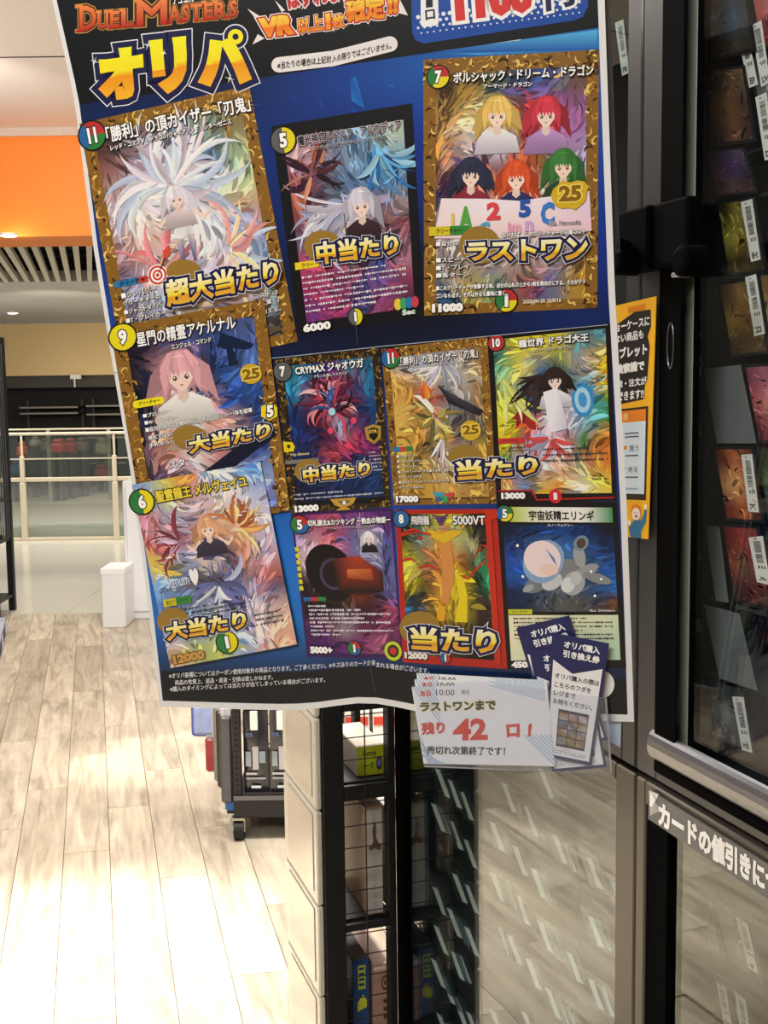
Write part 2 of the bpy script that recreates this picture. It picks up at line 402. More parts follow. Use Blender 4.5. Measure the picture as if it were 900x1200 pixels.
# orange bulkhead over the store opening
m_or = mat('orange_paint', 'fa8a24', .55, noise=.03)
bk = at_d(50, 289, 7.8).z
s_d = 7.8 * (277 - 455) / (289 - 455)               # depth at which the soffit ends
MB().box((-5, 7.8, bh_z), (3.3, s_d, ceil_z + .1), .0).build('wall_front', m_or, kind='structure')
MB().box((-5, 7.785, ceil_z - .05), (3.2, 7.8, ceil_z)).build('trim_2', mat('trim_white', 'd8c8bc', .6), kind='structure')
def downlight(px, py, z, r, label):
    p = at_z(px, py, z); t = thing('ceiling_downlight', label, 'light', (p.x, p.y, z))
    v = MB(); v.tube([(p.x, p.y, z + .002), (p.x, p.y, z - .012)], r, 24); v.build('rim', mat('lamp_rim', 'e8e4da', .4), t)
    v = MB(); v.tube([(p.x, p.y, z - .0115), (p.x, p.y, z - .016)], r * .8, 24); v.build('lamp_lens', mat('lamp_lens', 'ffffff', .4, emit=('fff4e0', 14)), t)
    return p
p = downlight(10, 274, bh_z, .055, 'round downlight glowing in the underside of the orange bulkhead')
l = bpy.data.lights.new('downlight_lamp', 'POINT'); l.energy = 1.6; l.shadow_soft_size = .04; l.color = (1, .85, .6)
o = bpy.data.objects.new('downlight_lamp', l); COL.objects.link(o); o.location = (p.x, 7.68, bh_z - .04)
# mall corridor
mz = at_d(50, 288, s_d).z                           # corridor ceiling height
g1 = (mz - EYE) * s_d / (bh_z - EYE) * 0 + at_z(60, 330, mz).y; g2 = at_z(60, 376, mz).y
MB().box((-9, g1, mz), (6, g2 + .2, mz + .1)).build('ceiling_mall', mat('mall_ceiling', 'bcb8b0', .8), kind='structure')
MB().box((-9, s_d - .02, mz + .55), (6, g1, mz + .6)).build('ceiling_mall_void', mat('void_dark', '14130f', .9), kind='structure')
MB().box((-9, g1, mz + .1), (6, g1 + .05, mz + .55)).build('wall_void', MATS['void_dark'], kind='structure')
grl = thing('ceiling_grille', 'pale slatted ceiling grille over the dark void in the mall corridor', 'grille', (-2, s_d, mz))
m_sl = mat('slat_paint', 'cfc8b4', .6)
for k in range(-22, 9):
    base = PS * (k * .093); q0 = base + PF * ((s_d - base.y) / PF.y + .0); q1 = base + PF * ((g1 - base.y) / PF.y)
    if q0.x > -1.2: continue
    wv = PS * .04; bb = MB(); bb.slab([q0 + V((0, 0, mz)), q0 + wv + V((0, 0, mz)), q1 + wv + V((0, 0, mz)), q1 + V((0, 0, mz))], (0, 0, .05)); bb.build('slat', m_sl, grl)
bb = MB()
for k in range(5): 
    yy = s_d + .3 + k * (g1 - s_d) / 5; bb.box((-5, yy, mz + .2), (-1, yy + .02, mz + .22))
bb.build('cross_rail', mat('rail_dark', '2c2a26', .7), grl)
downlight(15, 366, mz, .075, 'small round downlight in the grey mall ceiling')
fy = at_z(60, 588, 0).y                             # foot of the dark shop across
m_tile = mat('mall_tile', 'd9d4c6', .16, noise=.03, scale=3)
fm = MB().box((-9, WD, -.12), (6, fy + 4, -.006)).build('floor_mall', mat('tile_bed', 'b0aa9a', .6), kind='structure')
for i in range(0, 9):
    for j in range(0, 13):
        x0 = -5.2 + i * .6; y0 = WD + .001 + j * .6
        MB().box((x0 + .001, y0, -.006), (x0 + .599, y0 + .598, 0)).build('tile', m_tile, fm)
zt, zb = at_d(60, 379, g2).z, at_d(60, 440, g2).z
MB().box((-9, g2, zb), (6, g2 + .2, mz + .1)).build('wall_mall', mat('beige_paint', 'c8aa78', .8, noise=.03), kind='structure')
MB().box((-9, g2 - .012, zt - .0), (6, g2 - .001, zt + .045)).build('trim_3', mat('trim_grey', '8c8a84', .6), kind='structure')
MB().box((-9, fy + 2.6, 0), (6, fy + 2.7, 2.6)).build('wall_shop_back', mat('shop_dark', '1c1714', .8, noise=.2, scale=2), kind='structure')
MB().box((-9, g2 + .2, zb - .02), (6, fy + 2.6, zb + .1)).build('ceiling_shop', mat('shop_dark2', '3a352e', .8), kind='structure')
# dark shop: fascia strip, shelves and goods
cz = at_d(60, 455, fy).z
SHx = lambda px, d: at_d(px, 500, d).x
def shelf_unit(px0, px1, d, levels, label, base=0.0):
    x0, x1 = SHx(px0, d), SHx(px1, d); t = thing('shop_shelf', label, 'shelf', ((x0 + x1) / 2, d, 0))
    m = mat('shelf_brown', '3b302a', .7); me_ = mat('shelf_edge', '8a7c70', .5)
    for z in levels:
        MB().box((x0, d, z - .03), (x1, d + .4, z)).build('shelf_board', m, t)
        MB().box((x0, d - .012, z - .028), (x1, d - .001, z - .002)).build('shelf_edge', me_, t)
    for x in (x0, x1 - .04): MB().box((x, d + .36, 0), (x + .04, d + .4, levels[-1] + .1)).build('upright', m, t)
    return t
dz = lambda py, d: at_d(80, py, d).z
d1 = fy + 2.1
shelf_unit(24, 92, d1, [dz(533, d1), dz(508, d1), dz(483, d1), dz(476, d1)], 'dim brown shop shelving left, beyond the railing')
shelf_unit(102, 146, d1, [dz(542, d1), dz(512, d1), dz(485, d1), dz(475, d1)], 'dim brown shop shelving right, beyond the railing')
goods = [(57, 515, 73, 531, 'b02820', 'red bundle', 'toy'), (72, 514, 86, 532, '8e1f24', 'dark red bundle', 'toy'), (86, 513, 100, 530, '5c4a40', 'brown parcel', 'parcel'),
         (60, 529, 97, 538, 'b8c8b8', 'pale green counter slab', 'counter'), (109, 545, 126, 560, '8a3038', 'round red stool', 'stool'), (110, 513, 126, 533, '8c7c6c', 'taupe cushion stack', 'cushion'),
         (10, 540, 24, 556, '24506c', 'blue carton', 'carton'), (18, 518, 26, 536, 'c06040', 'orange jar', 'jar'), (33, 512, 42, 524, '9a9088', 'grey basket', 'basket'), (44, 514, 54, 530, '6c5c54', 'brown tub', 'tub'),
         (62, 551, 97, 560, '7c7454', 'olive bench', 'bench')]
for k, (x0, y0, x1, y1, c, nm, cat) in enumerate(goods):
    d = fy + .08 + .31 * (k % 6); A, B = at_d(x0, y0, d), at_d(x1, y1, d)
    z0 = B.z
    t = thing('shop_' + nm.split()[-1], nm + ' in the dim shop beyond the glass railing', cat, ((A.x + B.x) / 2, d, z0))
    mm = mat('goods_' + c, c, .6, noise=.25, scale=12)
    MB().box((A.x, d, z0), (B.x, d + .3, z0 + (A.z - z0) * .72), .03).build('body', mm, t)
    MB().box((A.x + .03, d + .03, z0 + (A.z - z0) * .72), (B.x - .03, d + .27, A.z), .04).build('top', mm, t)
    for sx in (A.x + .02, B.x - .06): MB().box((sx, d + .03, 0), (sx + .04, d + .27, z0 + .0005)).build('support', mat('shelf_brown'), t)
t = thing('shop_fascia', 'dark shop fascia beam under the beige wall', 'fascia', (-2, g2 + .1, zb))
MB().box((-7, g2 + .25, dz(454, g2)), (0, g2 + .4, zb - .021)).build('beam', mat('fascia', '3a352c', .7), t)
t = thing('hanging_sign', 'small white hanging sign under the dark fascia', 'sign', at_d(88, 440, g2 + .1))
A, B = at_d(82, 439, g2 - .05), at_d(95, 444, g2 - .05)
MB().box((A.x, g2 - .05, B.z), (B.x, g2 - .03, A.z)).build('plate', mat('sign_white', 'c8c4bc', .5), t)
MB().box((A.x + .05, g2 - .04, B.z - .12), (A.x + .07, g2 - .03, B.z)).build('pendant', mat('sign_white'), t)
# glass railing
rd = at_z(60, 633, 0).y
rail = thing('glass_railing', 'cream metal railing with glass panes between store and mall void', 'railing', (-2.5, rd, 0))
mr = mat('rail_cream', 'd8ccb4', .35, noise=.02); rz = lambda py: at_d(80, py, rd).z
rx = lambda px: at_d(px, 560, rd).x
b = MB(); b.tube([(rx(-40), rd, rz(508)), (rx(240), rd, rz(508))], .016, 10); b.build('top_rail', mr, rail)
b = MB(); b.tube([(rx(-40), rd + .05, rz(503)), (rx(240), rd + .05, rz(503))], .009, 8); b.build('hand_rail', mr, rail)
MB().box((rx(-40), rd - .025, rz(564)), (rx(240), rd + .025, rz(559)), .006).build('middle_rail', mr, rail)
MB().box((rx(-40), rd - .03, 0.0), (rx(240), rd + .03, rz(629)), .004).build('bottom_rail', mr, rail)
MB().box((rx(-40), rd - .006, rz(538)), (rx(240), rd + .002, rz(536.5))).build('thin_rail', mr, rail)
for px in (-40, 27, 135, 200):
    x = rx(px); b = MB(); b.box((x - .028, rd - .04, 0), (x + .028, rd + .02, rz(565)), .005); b.box((x - .02, rd - .036, rz(565)), (x + .02, rd + .02, rz(534)), .004); b.build('post', mr, rail)
    b = MB(); b.box((x - .01, rd - .01, rz(534)), (x + .01, rd + .01, rz(508))); b.build('post_pin', mr, rail)
for px in (57, 128):
    x = rx(px); MB().box((x - .018, rd + .03, rz(587)), (x + .018, rd + .06, rz(504)), .004).build('rear_post', mat('rail_grey', 'a09a8c', .4), rail)
gm = glass_mat('railing_glass', 'f8fbf8', .05, .95, .09, 'e4e8e0')
for a_, b_ in ((-40, 27), (27, 135), (135, 200)):
    MB().box((rx(a_) + .035, rd - .004, rz(628)), (rx(b_) - .035, rd + .004, rz(565))).build('glass_pane', gm, rail)
    MB().box((rx(a_) + .035, rd - .004, rz(558)), (rx(b_) - .035, rd + .004, rz(510))).build('glass_pane', glass_mat('railing_glass_upper', 'e0e6e0', .03, .9, .04, 'b8c4b8'), rail)
# pale floor kerb beyond the railing (seen through the lower glass)
MB().box((-9, rd + .08, 0), (6, rd + .5, rz(590) * 0 + .12)).build('trim_4', mat('kerb_grey', 'b4b8aa', .6), kind='structure')
# white counter beside the poster
cd_ = 7.9
A = at_d(143, 564, cd_); 
t = thing('white_cabinet', 'tall white cabinet at the store edge behind the poster', 'cabinet', (A.x + .3, cd_, 0))
mw = mat('white_laminate', 'eceef2', .4, noise=.01)
MB().box((A.x, cd_, 0), (A.x + .75, cd_ + .4, A.z), .005).build('body', mw, t)
MB().box((A.x + .02, cd_ - .012, .05), (A.x + .37, cd_ - .001, A.z - .03), .004).build('door', mw, t)
B = at_d(128, 660, cd_ - .05)
t = thing('white_box', 'low white box standing left of the tall white cabinet', 'box', (B.x + .06, cd_ - .2, 0))
MB().box((B.x, cd_ - .3, 0), (B.x + .15, cd_ - .02, B.z), .006).build('body', mw, t)
MB().box((B.x - .003, cd_ - .303, B.z - .04), (B.x + .153, cd_ - .017, B.z + .002), .004).build('lid', mat('white_lid', 'f4f5f8', .4), t)

# ================================================================== LEFT EDGE FIXTURES
lf = at_z(0, 727, 0).y
xr = at_d(-7, 600, lf).x
t = thing('display_rack', 'black display rack with packets at the left edge, before the railing', 'rack', (xr - .3, lf, 0))
mb_ = mat('black_metal', '121214', .4, noise=.05)
ztop = at_d(2, 392, lf).z
for (x, y) in ((xr - .045, lf), (xr - .045, lf + .35), (xr - .8, lf), (xr - .8, lf + .35)):
    MB().box((x, y, 0), (x + .045, y + .045, ztop), .004).build('post', mb_, t)
for z in (.10, .50, .78, 1.05, 1.32, 1.6): MB().box((xr - .8, lf + .01, z), (xr - .01, lf + .38, z + .02)).build('shelf_board', mb_, t)
for k in range(7): MB().box((xr - .008, lf + .05 + k * .045, .52), (xr - .002, lf + .06 + k * .045, ztop - .05)).build('side_wire', mat('wire_grey', '55565a', .4), t)
pc = ['2a70b0', 'd8d8c0', '3cb0c8', 'c8d040', 'b04870', 'e0e0e4', '304890', 'd07040']
for r_, z in enumerate((.52, .80, 1.07, 1.34)):
    for k in range(3):
        x = xr - .142 - k * .11
        o = MB().box((x, lf + .03, z + .002), (x + .09, lf + .11, z + .18), .006).build('snack_packet', mat('packet_' + pc[(r_ * 3 + k) % 8], pc[(r_ * 3 + k) % 8], .35, noise=.3, scale=60))
        props(o, '%s packet, %s up the left-edge rack, %s from its right post' % (['blue', 'cream', 'cyan', 'lime', 'plum', 'white', 'navy', 'orange'][(r_ * 3 + k) % 8], ['lowest row', 'second row', 'third row', 'top row'][r_], ['first', 'second', 'third'][k]), 'packet', 'packets on the left-edge rack')
# cord with tag hanging from rack
b = MB(); b.tube([(xr + .004, lf - .01, at_d(10, 572, lf).z), (xr + .02, lf - .02, at_d(12, 600, lf).z), (xr + .035, lf - .02, at_d(14, 628, lf).z)], .004, 6)
o = b.build('cord', mb_, t)
b = MB(); b.box((xr + .02, lf - .03, at_d(14, 632, lf).z), (xr + .055, lf - .01, at_d(14, 626, lf).z), .004); b.build('weight', mb_, o)
# low printed crate
A = at_z(0, 792, 0)
xr2 = at_z(16, 735, 0)
t = thing('printed_mat_stand', 'low blue and white printed stand on the floor at the left edge', 'stand', (xr2.x - .3, A.y + .3, 0))
q = [V((xr2.x - .6, A.y - .1, 0)), V((A.x + .01, A.y - .1, 0)), V((xr2.x, xr2.y - .15, 0)), V((xr2.x - .6, xr2.y - .15, 0))]
b = MB(); b.slab([p + V((0, 0, .09)) for p in q], (0, 0, -.08)); b.build('body', mat('print_blue', '8088a8', .5, noise=.5, scale=9), t)
b = MB(); b.slab([p + V((0, 0, .094)) for p in q], (0, 0, -.003)); b.build('top_sheet', mat('print_pale', 'b8bccc', .4, noise=.6, scale=7), t)
for k in range(6):
    u = k / 6 + .05; p0 = q[1].lerp(q[2], u); p1 = q[1].lerp(q[2], u + .09); b = MB()
    b.slab([p0 + V((.002, 0, .08)), p1 + V((.002, 0, .08)), p1 + V((.002, 0, .02)), p0 + V((.002, 0, .02))], (.002, .0, 0)); b.build('printed_patch', mat('patch_' + 'ab'[k % 2], ('40406c', 'd0dcf0')[k % 2], .5, noise=.3), t)

# ================================================================== MERCHANDISE RACK BEHIND (on casters)
D4 = at_z(285, 985, 0).y
X = lambda px, d=D4, py=900: at_d(px, py, d).x
Z = lambda px, py, d=D4: at_d(px, py, d).z
x0, x1 = X(273), X(273) + .325
RP = radians(-3)
rk = thing('hanging_rack', 'black wheeled display rack hung with bagged goods behind the poster', 'rack', ((x0 + x1) / 2, D4 + .2, 0))
m_bk = mat('rack_black', '17171a', .45, noise=.05)
zb_ = Z(300, 958); zt_ = Z(300, 936); ztp = 1.35
for x in (x0, x1 - .028):
    for y in (D4, D4 + .55): MB().box((x, y, .075), (x + .028, y + .028, ztp), .003).build('post', m_bk, rk)
b = MB()
for k in range(60): b.box((x0 + .009, D4 - .0008, zb_ + .03 + k * .02), (x0 + .019, D4 + .0, zb_ + .036 + k * .02))
b.build('slot_row', mat('slot_dark', '050505', .8), rk, kind='stuff')
MB().box((x0, D4 - .004, zb_), (x1, D4 + .58, zt_), .004).build('base_tray', m_bk, rk)
MB().box((x0, D4 - .008, zt_ - .003), (x1, D4 - .004, zt_ + .012)).build('tray_lip', mat('lip_grey', '6a6a70', .3, .6), rk)
b = MB()
for k in range(15): b.box((x0 + .028, D4 + .24, zt_ + .04 + k * .075), (x1 - .028, D4 + .244, zt_ + .044 + k * .075))
for k in range(4): b.box((x0 + .06 + k * .07, D4 + .244, zt_ + .01), (x0 + .064 + k * .07, D4 + .248, ztp))
b.build('wire_grid', mat('wire_black', '1c1c20', .4), rk, kind='stuff')
for (x, y) in ((x0 + .01, D4 + .015), (x1 - .02, D4 + .015), (x0 + .01, D4 + .55), (x1 - .02, D4 + .55)):
    c = thing_loc = (x + .006, y, 0)
    b = MB(); b.tube([(x - .012, y, .034), (x + .02, y, .034)], .034, 18); o = b.build('caster', mat('rubber', '0c0c0d', .6), rk)
    b = MB(); b.tube([(x - .017, y, .034), (x - .013, y, .034)], .02, 12); b.build('hub', mat('hub_grey', 'a8a8a4', .4), o)
    b = MB(); b.box((x + .021, y - .012, .03), (x + .026, y + .012, .078)); b.box((x - .018, y - .012, .055), (x - .014, y + .012, .08)); b.box((x - .018, y - .02, .072), (x + .026, y + .02, .08)); b.build('fork', mat('fork_steel', 'b8b4a4', .35, .7), o)
# bags hanging on the front face
mbag = mat('clear_film_dark', '2c2c33', .18, noise=.6, scale=14, coat=.6)
def bag(xa, za, wd, ht, label, y, colr='mbag', bits=()):
    t = thing('hanging_bag', label, 'bag', (xa + wd / 2, y, za - ht), 'bagged goods hanging on the wheeled rack')
    q = 7; v = MB()
    for i in range(q):
        for j in range(q):
            pass
    n = 6; i0 = len(v.v)
    for s_, yy in ((0, y), (1, y + .02)):
        for j in range(n + 1):
            for i in range(n + 1):
                u, w_ = i / n, j / n; bulge = math.sin(pi * u) * math.sin(pi * w_) * .012 + rnd.uniform(-.0025, .0025)
                v.v.append(V((xa + wd * u, yy + (-bulge if s_ == 0 else bulge * .4), za - ht * w_)))
    for s_ in (0, 1):
        o_ = s_ * (n + 1) ** 2
        for j in range(n):
            for i in range(n):
                k = o_ + j * (n + 1) + i; f = (k, k + n + 1, k + n + 2, k + 1); v.f.append(f if s_ == 0 else f[::-1])
    v.build('film', MATS[colr] if colr in MATS else mbag, t, smooth=True)
    for (u0, v0, u1, v1, c) in bits:
        MB().box((xa + wd * u0, y - .0165, za - ht * v1), (xa + wd * u1, y - .0145, za - ht * v0)).build('printed_panel', mat('bit_' + c, c, .4, noise=.15, scale=80), t)
    b = MB(); b.tube([(xa + wd / 2, y + .205, za - .012), (xa + wd / 2, y - .03, za - .012), (xa + wd / 2, y - .035, za + .0)], .0025, 6); b.build('hook', mat('hook_steel', 'c8c8cc', .3, .8), t)
    MB().box((xa + wd / 2 - .013, y - .045, za - .055), (xa + wd / 2 + .013, y - .04, za + .012), .002).build('hook_tag', mat('tag_white', 'f2f2ee', .4), t)
MATS['mbag'] = mbag
bh_ = Z(300, 836) - Z(300, 932)
bits = [(.1, .48, .32, .66, '9aa0ac'), (.38, .42, .62, .7, 'b8b4b8'), (.66, .48, .9, .62, '8c98a8'), (.1, .74, .55, .765, 'c0b8c0'), (.1, .8, .9, .82, 'a8a0a8'), (.3, .9, .7, .93, 'd8d8dc'), (.1, .25, .4, .3, '4c5478')]
wbg = .084
for k in range(3):
    xa = x0 + .034 + k * (wbg + .006)
    bag(xa, Z(300, 836), wbg, bh_, 'black bagged binder hanging %s along the wheeled rack front' % ['first', 'second', 'last'][k], D4 + .03, 'mbag', bits)
# title print on the second/third bag
pmm = PM(lambda a, b_, L: V((a, D4 + .0128 - L, b_)))
q = [(x0 + .17, Z(310, 883)), (x0 + .30, Z(330, 881)), (x0 + .30, Z(330, 889)), (x0 + .17, Z(310, 893))]
# packs hanging on the left side of the rack
def side_pack(y, x, z0, ht, wd, c, label, g='packs hanging from the side of the wheeled rack', tag=True):
    t = thing('hanging_pack', label, 'pack', (x, y, z0 - ht), g)
    MB().box((x - wd, y, z0 - ht), (x, y + .04, z0 - .012), .008).build('pack_body', mat('pack_' + c, c, .3, noise=.35, scale=25, coat=.4), t)
    MB().box((x - wd * .9, y + .012, z0 - .014), (x - wd * .1, y + .02, z0 + .012)).build('header', mat('pack_head', 'dcdce2', .4), t)
    b = MB(); b.tube([(x - wd / 2, y + .05, z0 + .005), (x - wd / 2, y - .01, z0 + .005)], .0022, 6); b.tube([(x - wd * .5, y + .05, z0 + .005), (x + .01, y + .05, z0 + .005)], .0022, 6); b.build('hook', mat('hook_steel'), t)
zt2 = Z(250, 838)
side_pack(D4 + .02, x0 - .004, zt2, Z(0, 838) - Z(0, 945), .042, '4a4a50', 'grey sleeve pack nearest on the wheeled rack side')
side_pack(D4 + .09, x0 - .006, zt2, Z(0, 838) - Z(0, 935), .062, '18181c', 'black binder pack second on the wheeled rack side')
side_pack(D4 + .16, x0 - .004, zt2, Z(0, 838) - Z(0, 935), .085, '8a8a84', 'grey clear pack third on the wheeled rack side')
side_pack(D4 + .24, x0 - .004, zt2 + .0, .16, .10, 'e8e4e8', 'white pack fourth on the wheeled rack side')
side_pack(D4 + .30, x0 - .09, Z(225, 862, D4 + .3), .14, .05, 'b02030', 'red pack low at the far end of the wheeled rack side')
side_pack(D4 + .30, x0 - .03, Z(225, 830, D4 + .3) + .02, .12, .15, 'a8b8f0', 'pale blue pack at the far end of the wheeled rack side')
side_pack(D4 + .37, x0 - .06, Z(225, 836, D4 + .3) + .03, .14, .14, '5068d0', 'blue pack furthest out on the wheeled rack side')
b = MB(); b.box((x0 - .035, D4 + .03, Z(0, 958)), (x0 + .0, D4 + .10, Z(0, 944)), .006); o = b.build('blue_clip_box', mat('blue_plastic', '3070c0', .4)); props(o, 'small blue box at the foot of the wheeled rack side', 'box')
MB().box((x0 - .03, D4 + .04, zb_ + .0), (x0 + .02, D4 + .09, Z(0, 957))).build('bracket', m_bk, o)
# far white stock shelf glimpsed through the tower
D6 = 4.12
xa, xb = at_d(420, 850, D6).x, at_d(520, 850, D6).x
t = thing('stock_shelf', 'white shop shelf of red-topped cartons glimpsed through the wire tower', 'shelf', ((xa + xb) / 2, D6, 0))
mws = mat('white_shelf', 'f0ece6', .5)
MB().box((xa - .06, D6 + .30, 0), (xb + .06, D6 + .33, 1.2)).build('back_panel', mws, t)
for z in (.10, .285, .62, .9): MB().box((xa - .06, D6, z - .02), (xb + .06, D6 + .3, z)).build('shelf_board', mws, t)
for x in (xa - .09, xb + .06): MB().box((x, D6, 0), (x + .03, D6 + .33, 1.2)).build('side_panel', mws, t)
k = 0
for z in (.10, .285, .62):
    for i in range(4):
        x = xa - .05 + i * (xb - xa + .10) / 4; wv = (xb - xa + .10) / 4 - .012; z += .001 if i == 0 else 0
        c = thing('stock_carton', 'white carton with red top band, %s from left on the %s stock shelf' % (['first', 'second', 'third', 'fourth', 'fifth'][i], {1: 'lowest', 2: 'middle', 6: 'upper'}[int(z * 10)]), 'carton', (x + wv / 2, D6 + .1, z), 'cartons on the white stock shelf')
        MB().box((x, D6 + .03, z), (x + wv, D6 + .2, z + .105), .002).build('body', mat('carton_white', 'f4f0ea', .5), c)
        MB().box((x + .004, D6 + .027, z + .055), (x + wv - .004, D6 + .0295, z + .085)).build('red_band', mat('carton_red', ['e04830', 'd8402c'][0], .5), c)
        MB().box((x + wv * .55, D6 + .027, z + .012), (x + wv * .85, D6 + .0295, z + .045)).build('printed_panel', mat('carton_print', '8a8078', .5, noise=.4, scale=90), c)
spot('shelf_lamp', (.3, 3.3, 2.9), (0.02, D6, .3), 260, 26, .5)
# ================================================================== SHOWCASES (two units standing side by side)
m_fr = mat('frame_bronze', '5a544c', .38, .35, noise=.04, scale=200); m_blk = mat('gasket_black', '050506', .8, noise=.05, spec=.04); m_in = mat('case_inside', '1e282c', .6, noise=.05)
m_frtop = mat('frame_upper', '4b4b4c', .38, .35, noise=.04, scale=200)
g_low = glass_mat('showcase_glass', 'eef4f4', .09, .91)
t_end = T(463, 0, 900)                              # far end of unit A
t_seam = T(745, 0, 880)
t_near = 0.30
zs0 = sc_hit(717, 888)[1]                           # seam between the lower and the upper cupboards
zs = zs0
ZT = 2.15; DEP = .42
th = .012
def case(name, label, ta, tb, cat='showcase'):
    c = scp(DEP / 2, (ta + tb) / 2, 0); return thing(name, label, cat, c)
cA = case('glass_showcase', 'far dark-framed glass showcase beside the wire tower, behind the notices', t_seam, t_end)
cB = case('glass_showcase', 'near dark-framed glass showcase at the right edge of the view', t_near, t_seam)
g = .002
for (cs, ta, tb) in ((cA, t_seam + .0015, t_end), (cB, t_near, t_seam - .0015)):
    MB(scf).box((DEP - th, ta, .08), (DEP, tb, ZT)).build('back_panel', m_in, cs)
    for tt in (ta, tb - th):
        MB(scf).box((.0265, tt, .08), (DEP - th - g, tt + th, ZT)).build('side_panel', m_in, cs)
    MB(scf).box((.03, ta, .0), (DEP, tb, .08 - g)).build('plinth', m_blk, cs)
    MB(scf).box((.028, ta + th + g, zs - .012), (DEP - th - g, tb - th - g, zs + .012)).build('middle_shelf', m_in, cs)
    MB(scf).box((0, ta, ZT + g), (DEP, tb, ZT + .04)).build('top_panel', m_frtop, cs)
def frame(cs, name, ta, tb, z0, z1, wl, wr, wt, wb, m, mg):
    """door: stiles, rails and pane; ta = near side"""
    d = thing_dummy = None
    mfar = m_blk if cs is cA and z0 < .5 else m  # far stile coloured black in place of the tower post's reflection
    pane = MB(scf).box((.010, ta + wr * .7, z0 + wb * .7), (.014, tb - wl * .7, z1 - wt * .7)).build('door', mg, cs)
    pane.name = 'door'
    MB(scf).box((.0, ta, z0), (.026, ta + wr, z1), .002).build('stile', m, pane)
    MB(scf).box((.0, tb - wl, z0), (.026, tb, z1), 0 if cs is cA else .002).build('stile', mfar, pane)
    MB(scf).box((.0, ta + wr, z1 - wt), (.026, tb - wl, z1), .002).build('rail', m, pane)
    MB(scf).box((.0, ta + wr, z0), (.026, tb - wl, z0 + wb), .002).build('rail', m, pane)
    return pane
gp = .002
# unit A lower door
frame(cA, 'door', t_seam + gp, t_end, .09, zs - .004, .03, T(724) - t_seam - gp, .022, .05, m_fr, g_low)
# unit A upper door
frame(cA, 'door', t_seam + gp, t_end, zs + .004, ZT, .02, T(731) - t_seam - gp, .03, .05, m_frtop, g_low)
# unit B lower door
wB = t_seam - gp - T(754, 0, 1100)
frame(cB, 'door', t_near, t_seam - gp, .09, zs - .004, wB, .03, .030, .05, m_fr, glass_mat('showcase_glass_near', 'eef2ee', .09, .91))
MB(scf).box((.003, T(778, 0, 1100), .14), (.009, t_seam - gp - wB - .001, zs - .035)).build('black_strip', m_blk, cB)
MB(scf).box((.003, t_near + .03, zs - .052), (.009, T(778, 0, 1100), zs - .035)).build('black_strip', m_blk, cB)
# unit B upper door
zr0 = sc_hit(765, 893)[1]; zr1 = sc_hit(767, 855)[1]
wU = t_seam - gp - T(772, 0, 600)
frame(cB, 'door', t_near, t_seam - gp, zs + .004, ZT, wU, .03, .03, zr0 - zs - .012, m_frtop, glass_mat('showcase_glass_upper', 'fafcfc', .035, .9))
tb_ = t_seam - gp - wU
ub = MB(scf).box((-.003, T(797, 0, 600), zr0 - .004), (-.0002, tb_ + .0, ZT - .04), .001).build('black_bar', m_blk, cB)
MB(scf).box((-.004, t_near + .03, zr0 - .008), (.008, tb_ - .001, zr0 + .004), .001).build('black_seal', m_blk, cB)
# brushed metal bottom rail with a round front
b = MB(scf); n = 8; ta_, tb2 = t_near + .03, T(768)
for k in range(n + 1):
    a = -pi / 2 + pi * k / n; zz = (zr0 + .004 + zr1) / 2 + (zr1 - zr0 - .004) / 2 * sin(a); ee = .002 - .010 * cos(a)
    b.v += [scp(ee, ta_, zz), scp(ee, tb2, zz)]
for k in range(n): b.f.append((2 * k, 2 * k + 1, 2 * k + 3, 2 * k + 2))
b.f.append(tuple(2 * k for k in range(n, -1, -1))); b.f.append(tuple(2 * k + 1 for k in range(n + 1))); b.f.append((0, 2 * n, 2 * n + 1, 1))
b.build('metal_rail', mat('brushed_metal', '9a9a9e', .42, .9, noise=.12, scale=8), cB)
# handle recess on the black bar
b = MB(scf); th_, zh = sc_hit(787, 405, -.006); hh = .026
for rr, ee, cm in ((1.0, -.008, 'handle_rim'),):
    pts = [(-.0075, th_ + .0065 * cos(a) * rr, zh + hh * sin(a) * rr) for a in [2 * pi * k / 24 for k in range(25)]]
    b.tube(pts, .0011, 6)
b.build('handle', mat('handle_rim', '6a6c70', .25, .8), cB)
# interior light posts
for (px, cs_) in ((804, cB),):
    tt = T(804, .02, 400)
    MB(scf).box((.0165, T(812, .0165, 400), zs + .02), (.020, T(800, .0165, 400), ZT - .01), .001).build('inner_strip', mat('strip_pale', '9a9c90', .5), cB)
    MB(scf).box((.0165, T(818, .0165, 400), zs + .02), (.020, T(812.5, .0165, 400), ZT - .01)).build('inner_channel', m_blk, cB)
# clear ledges that carry the cards
cE = .072
m_acr = glass_mat('acrylic', 'e6eeee', .04, .9, .12, '8a9a98')
rowsB = [613 + 97 * k for k in range(-6, 4)]
def ledge(cs, ta, tb, z, e0=.07, e1=.16):
    MB(scf).box((e0, ta, z - .004), (e1, tb, z)).build('ledge', m_acr, cs)

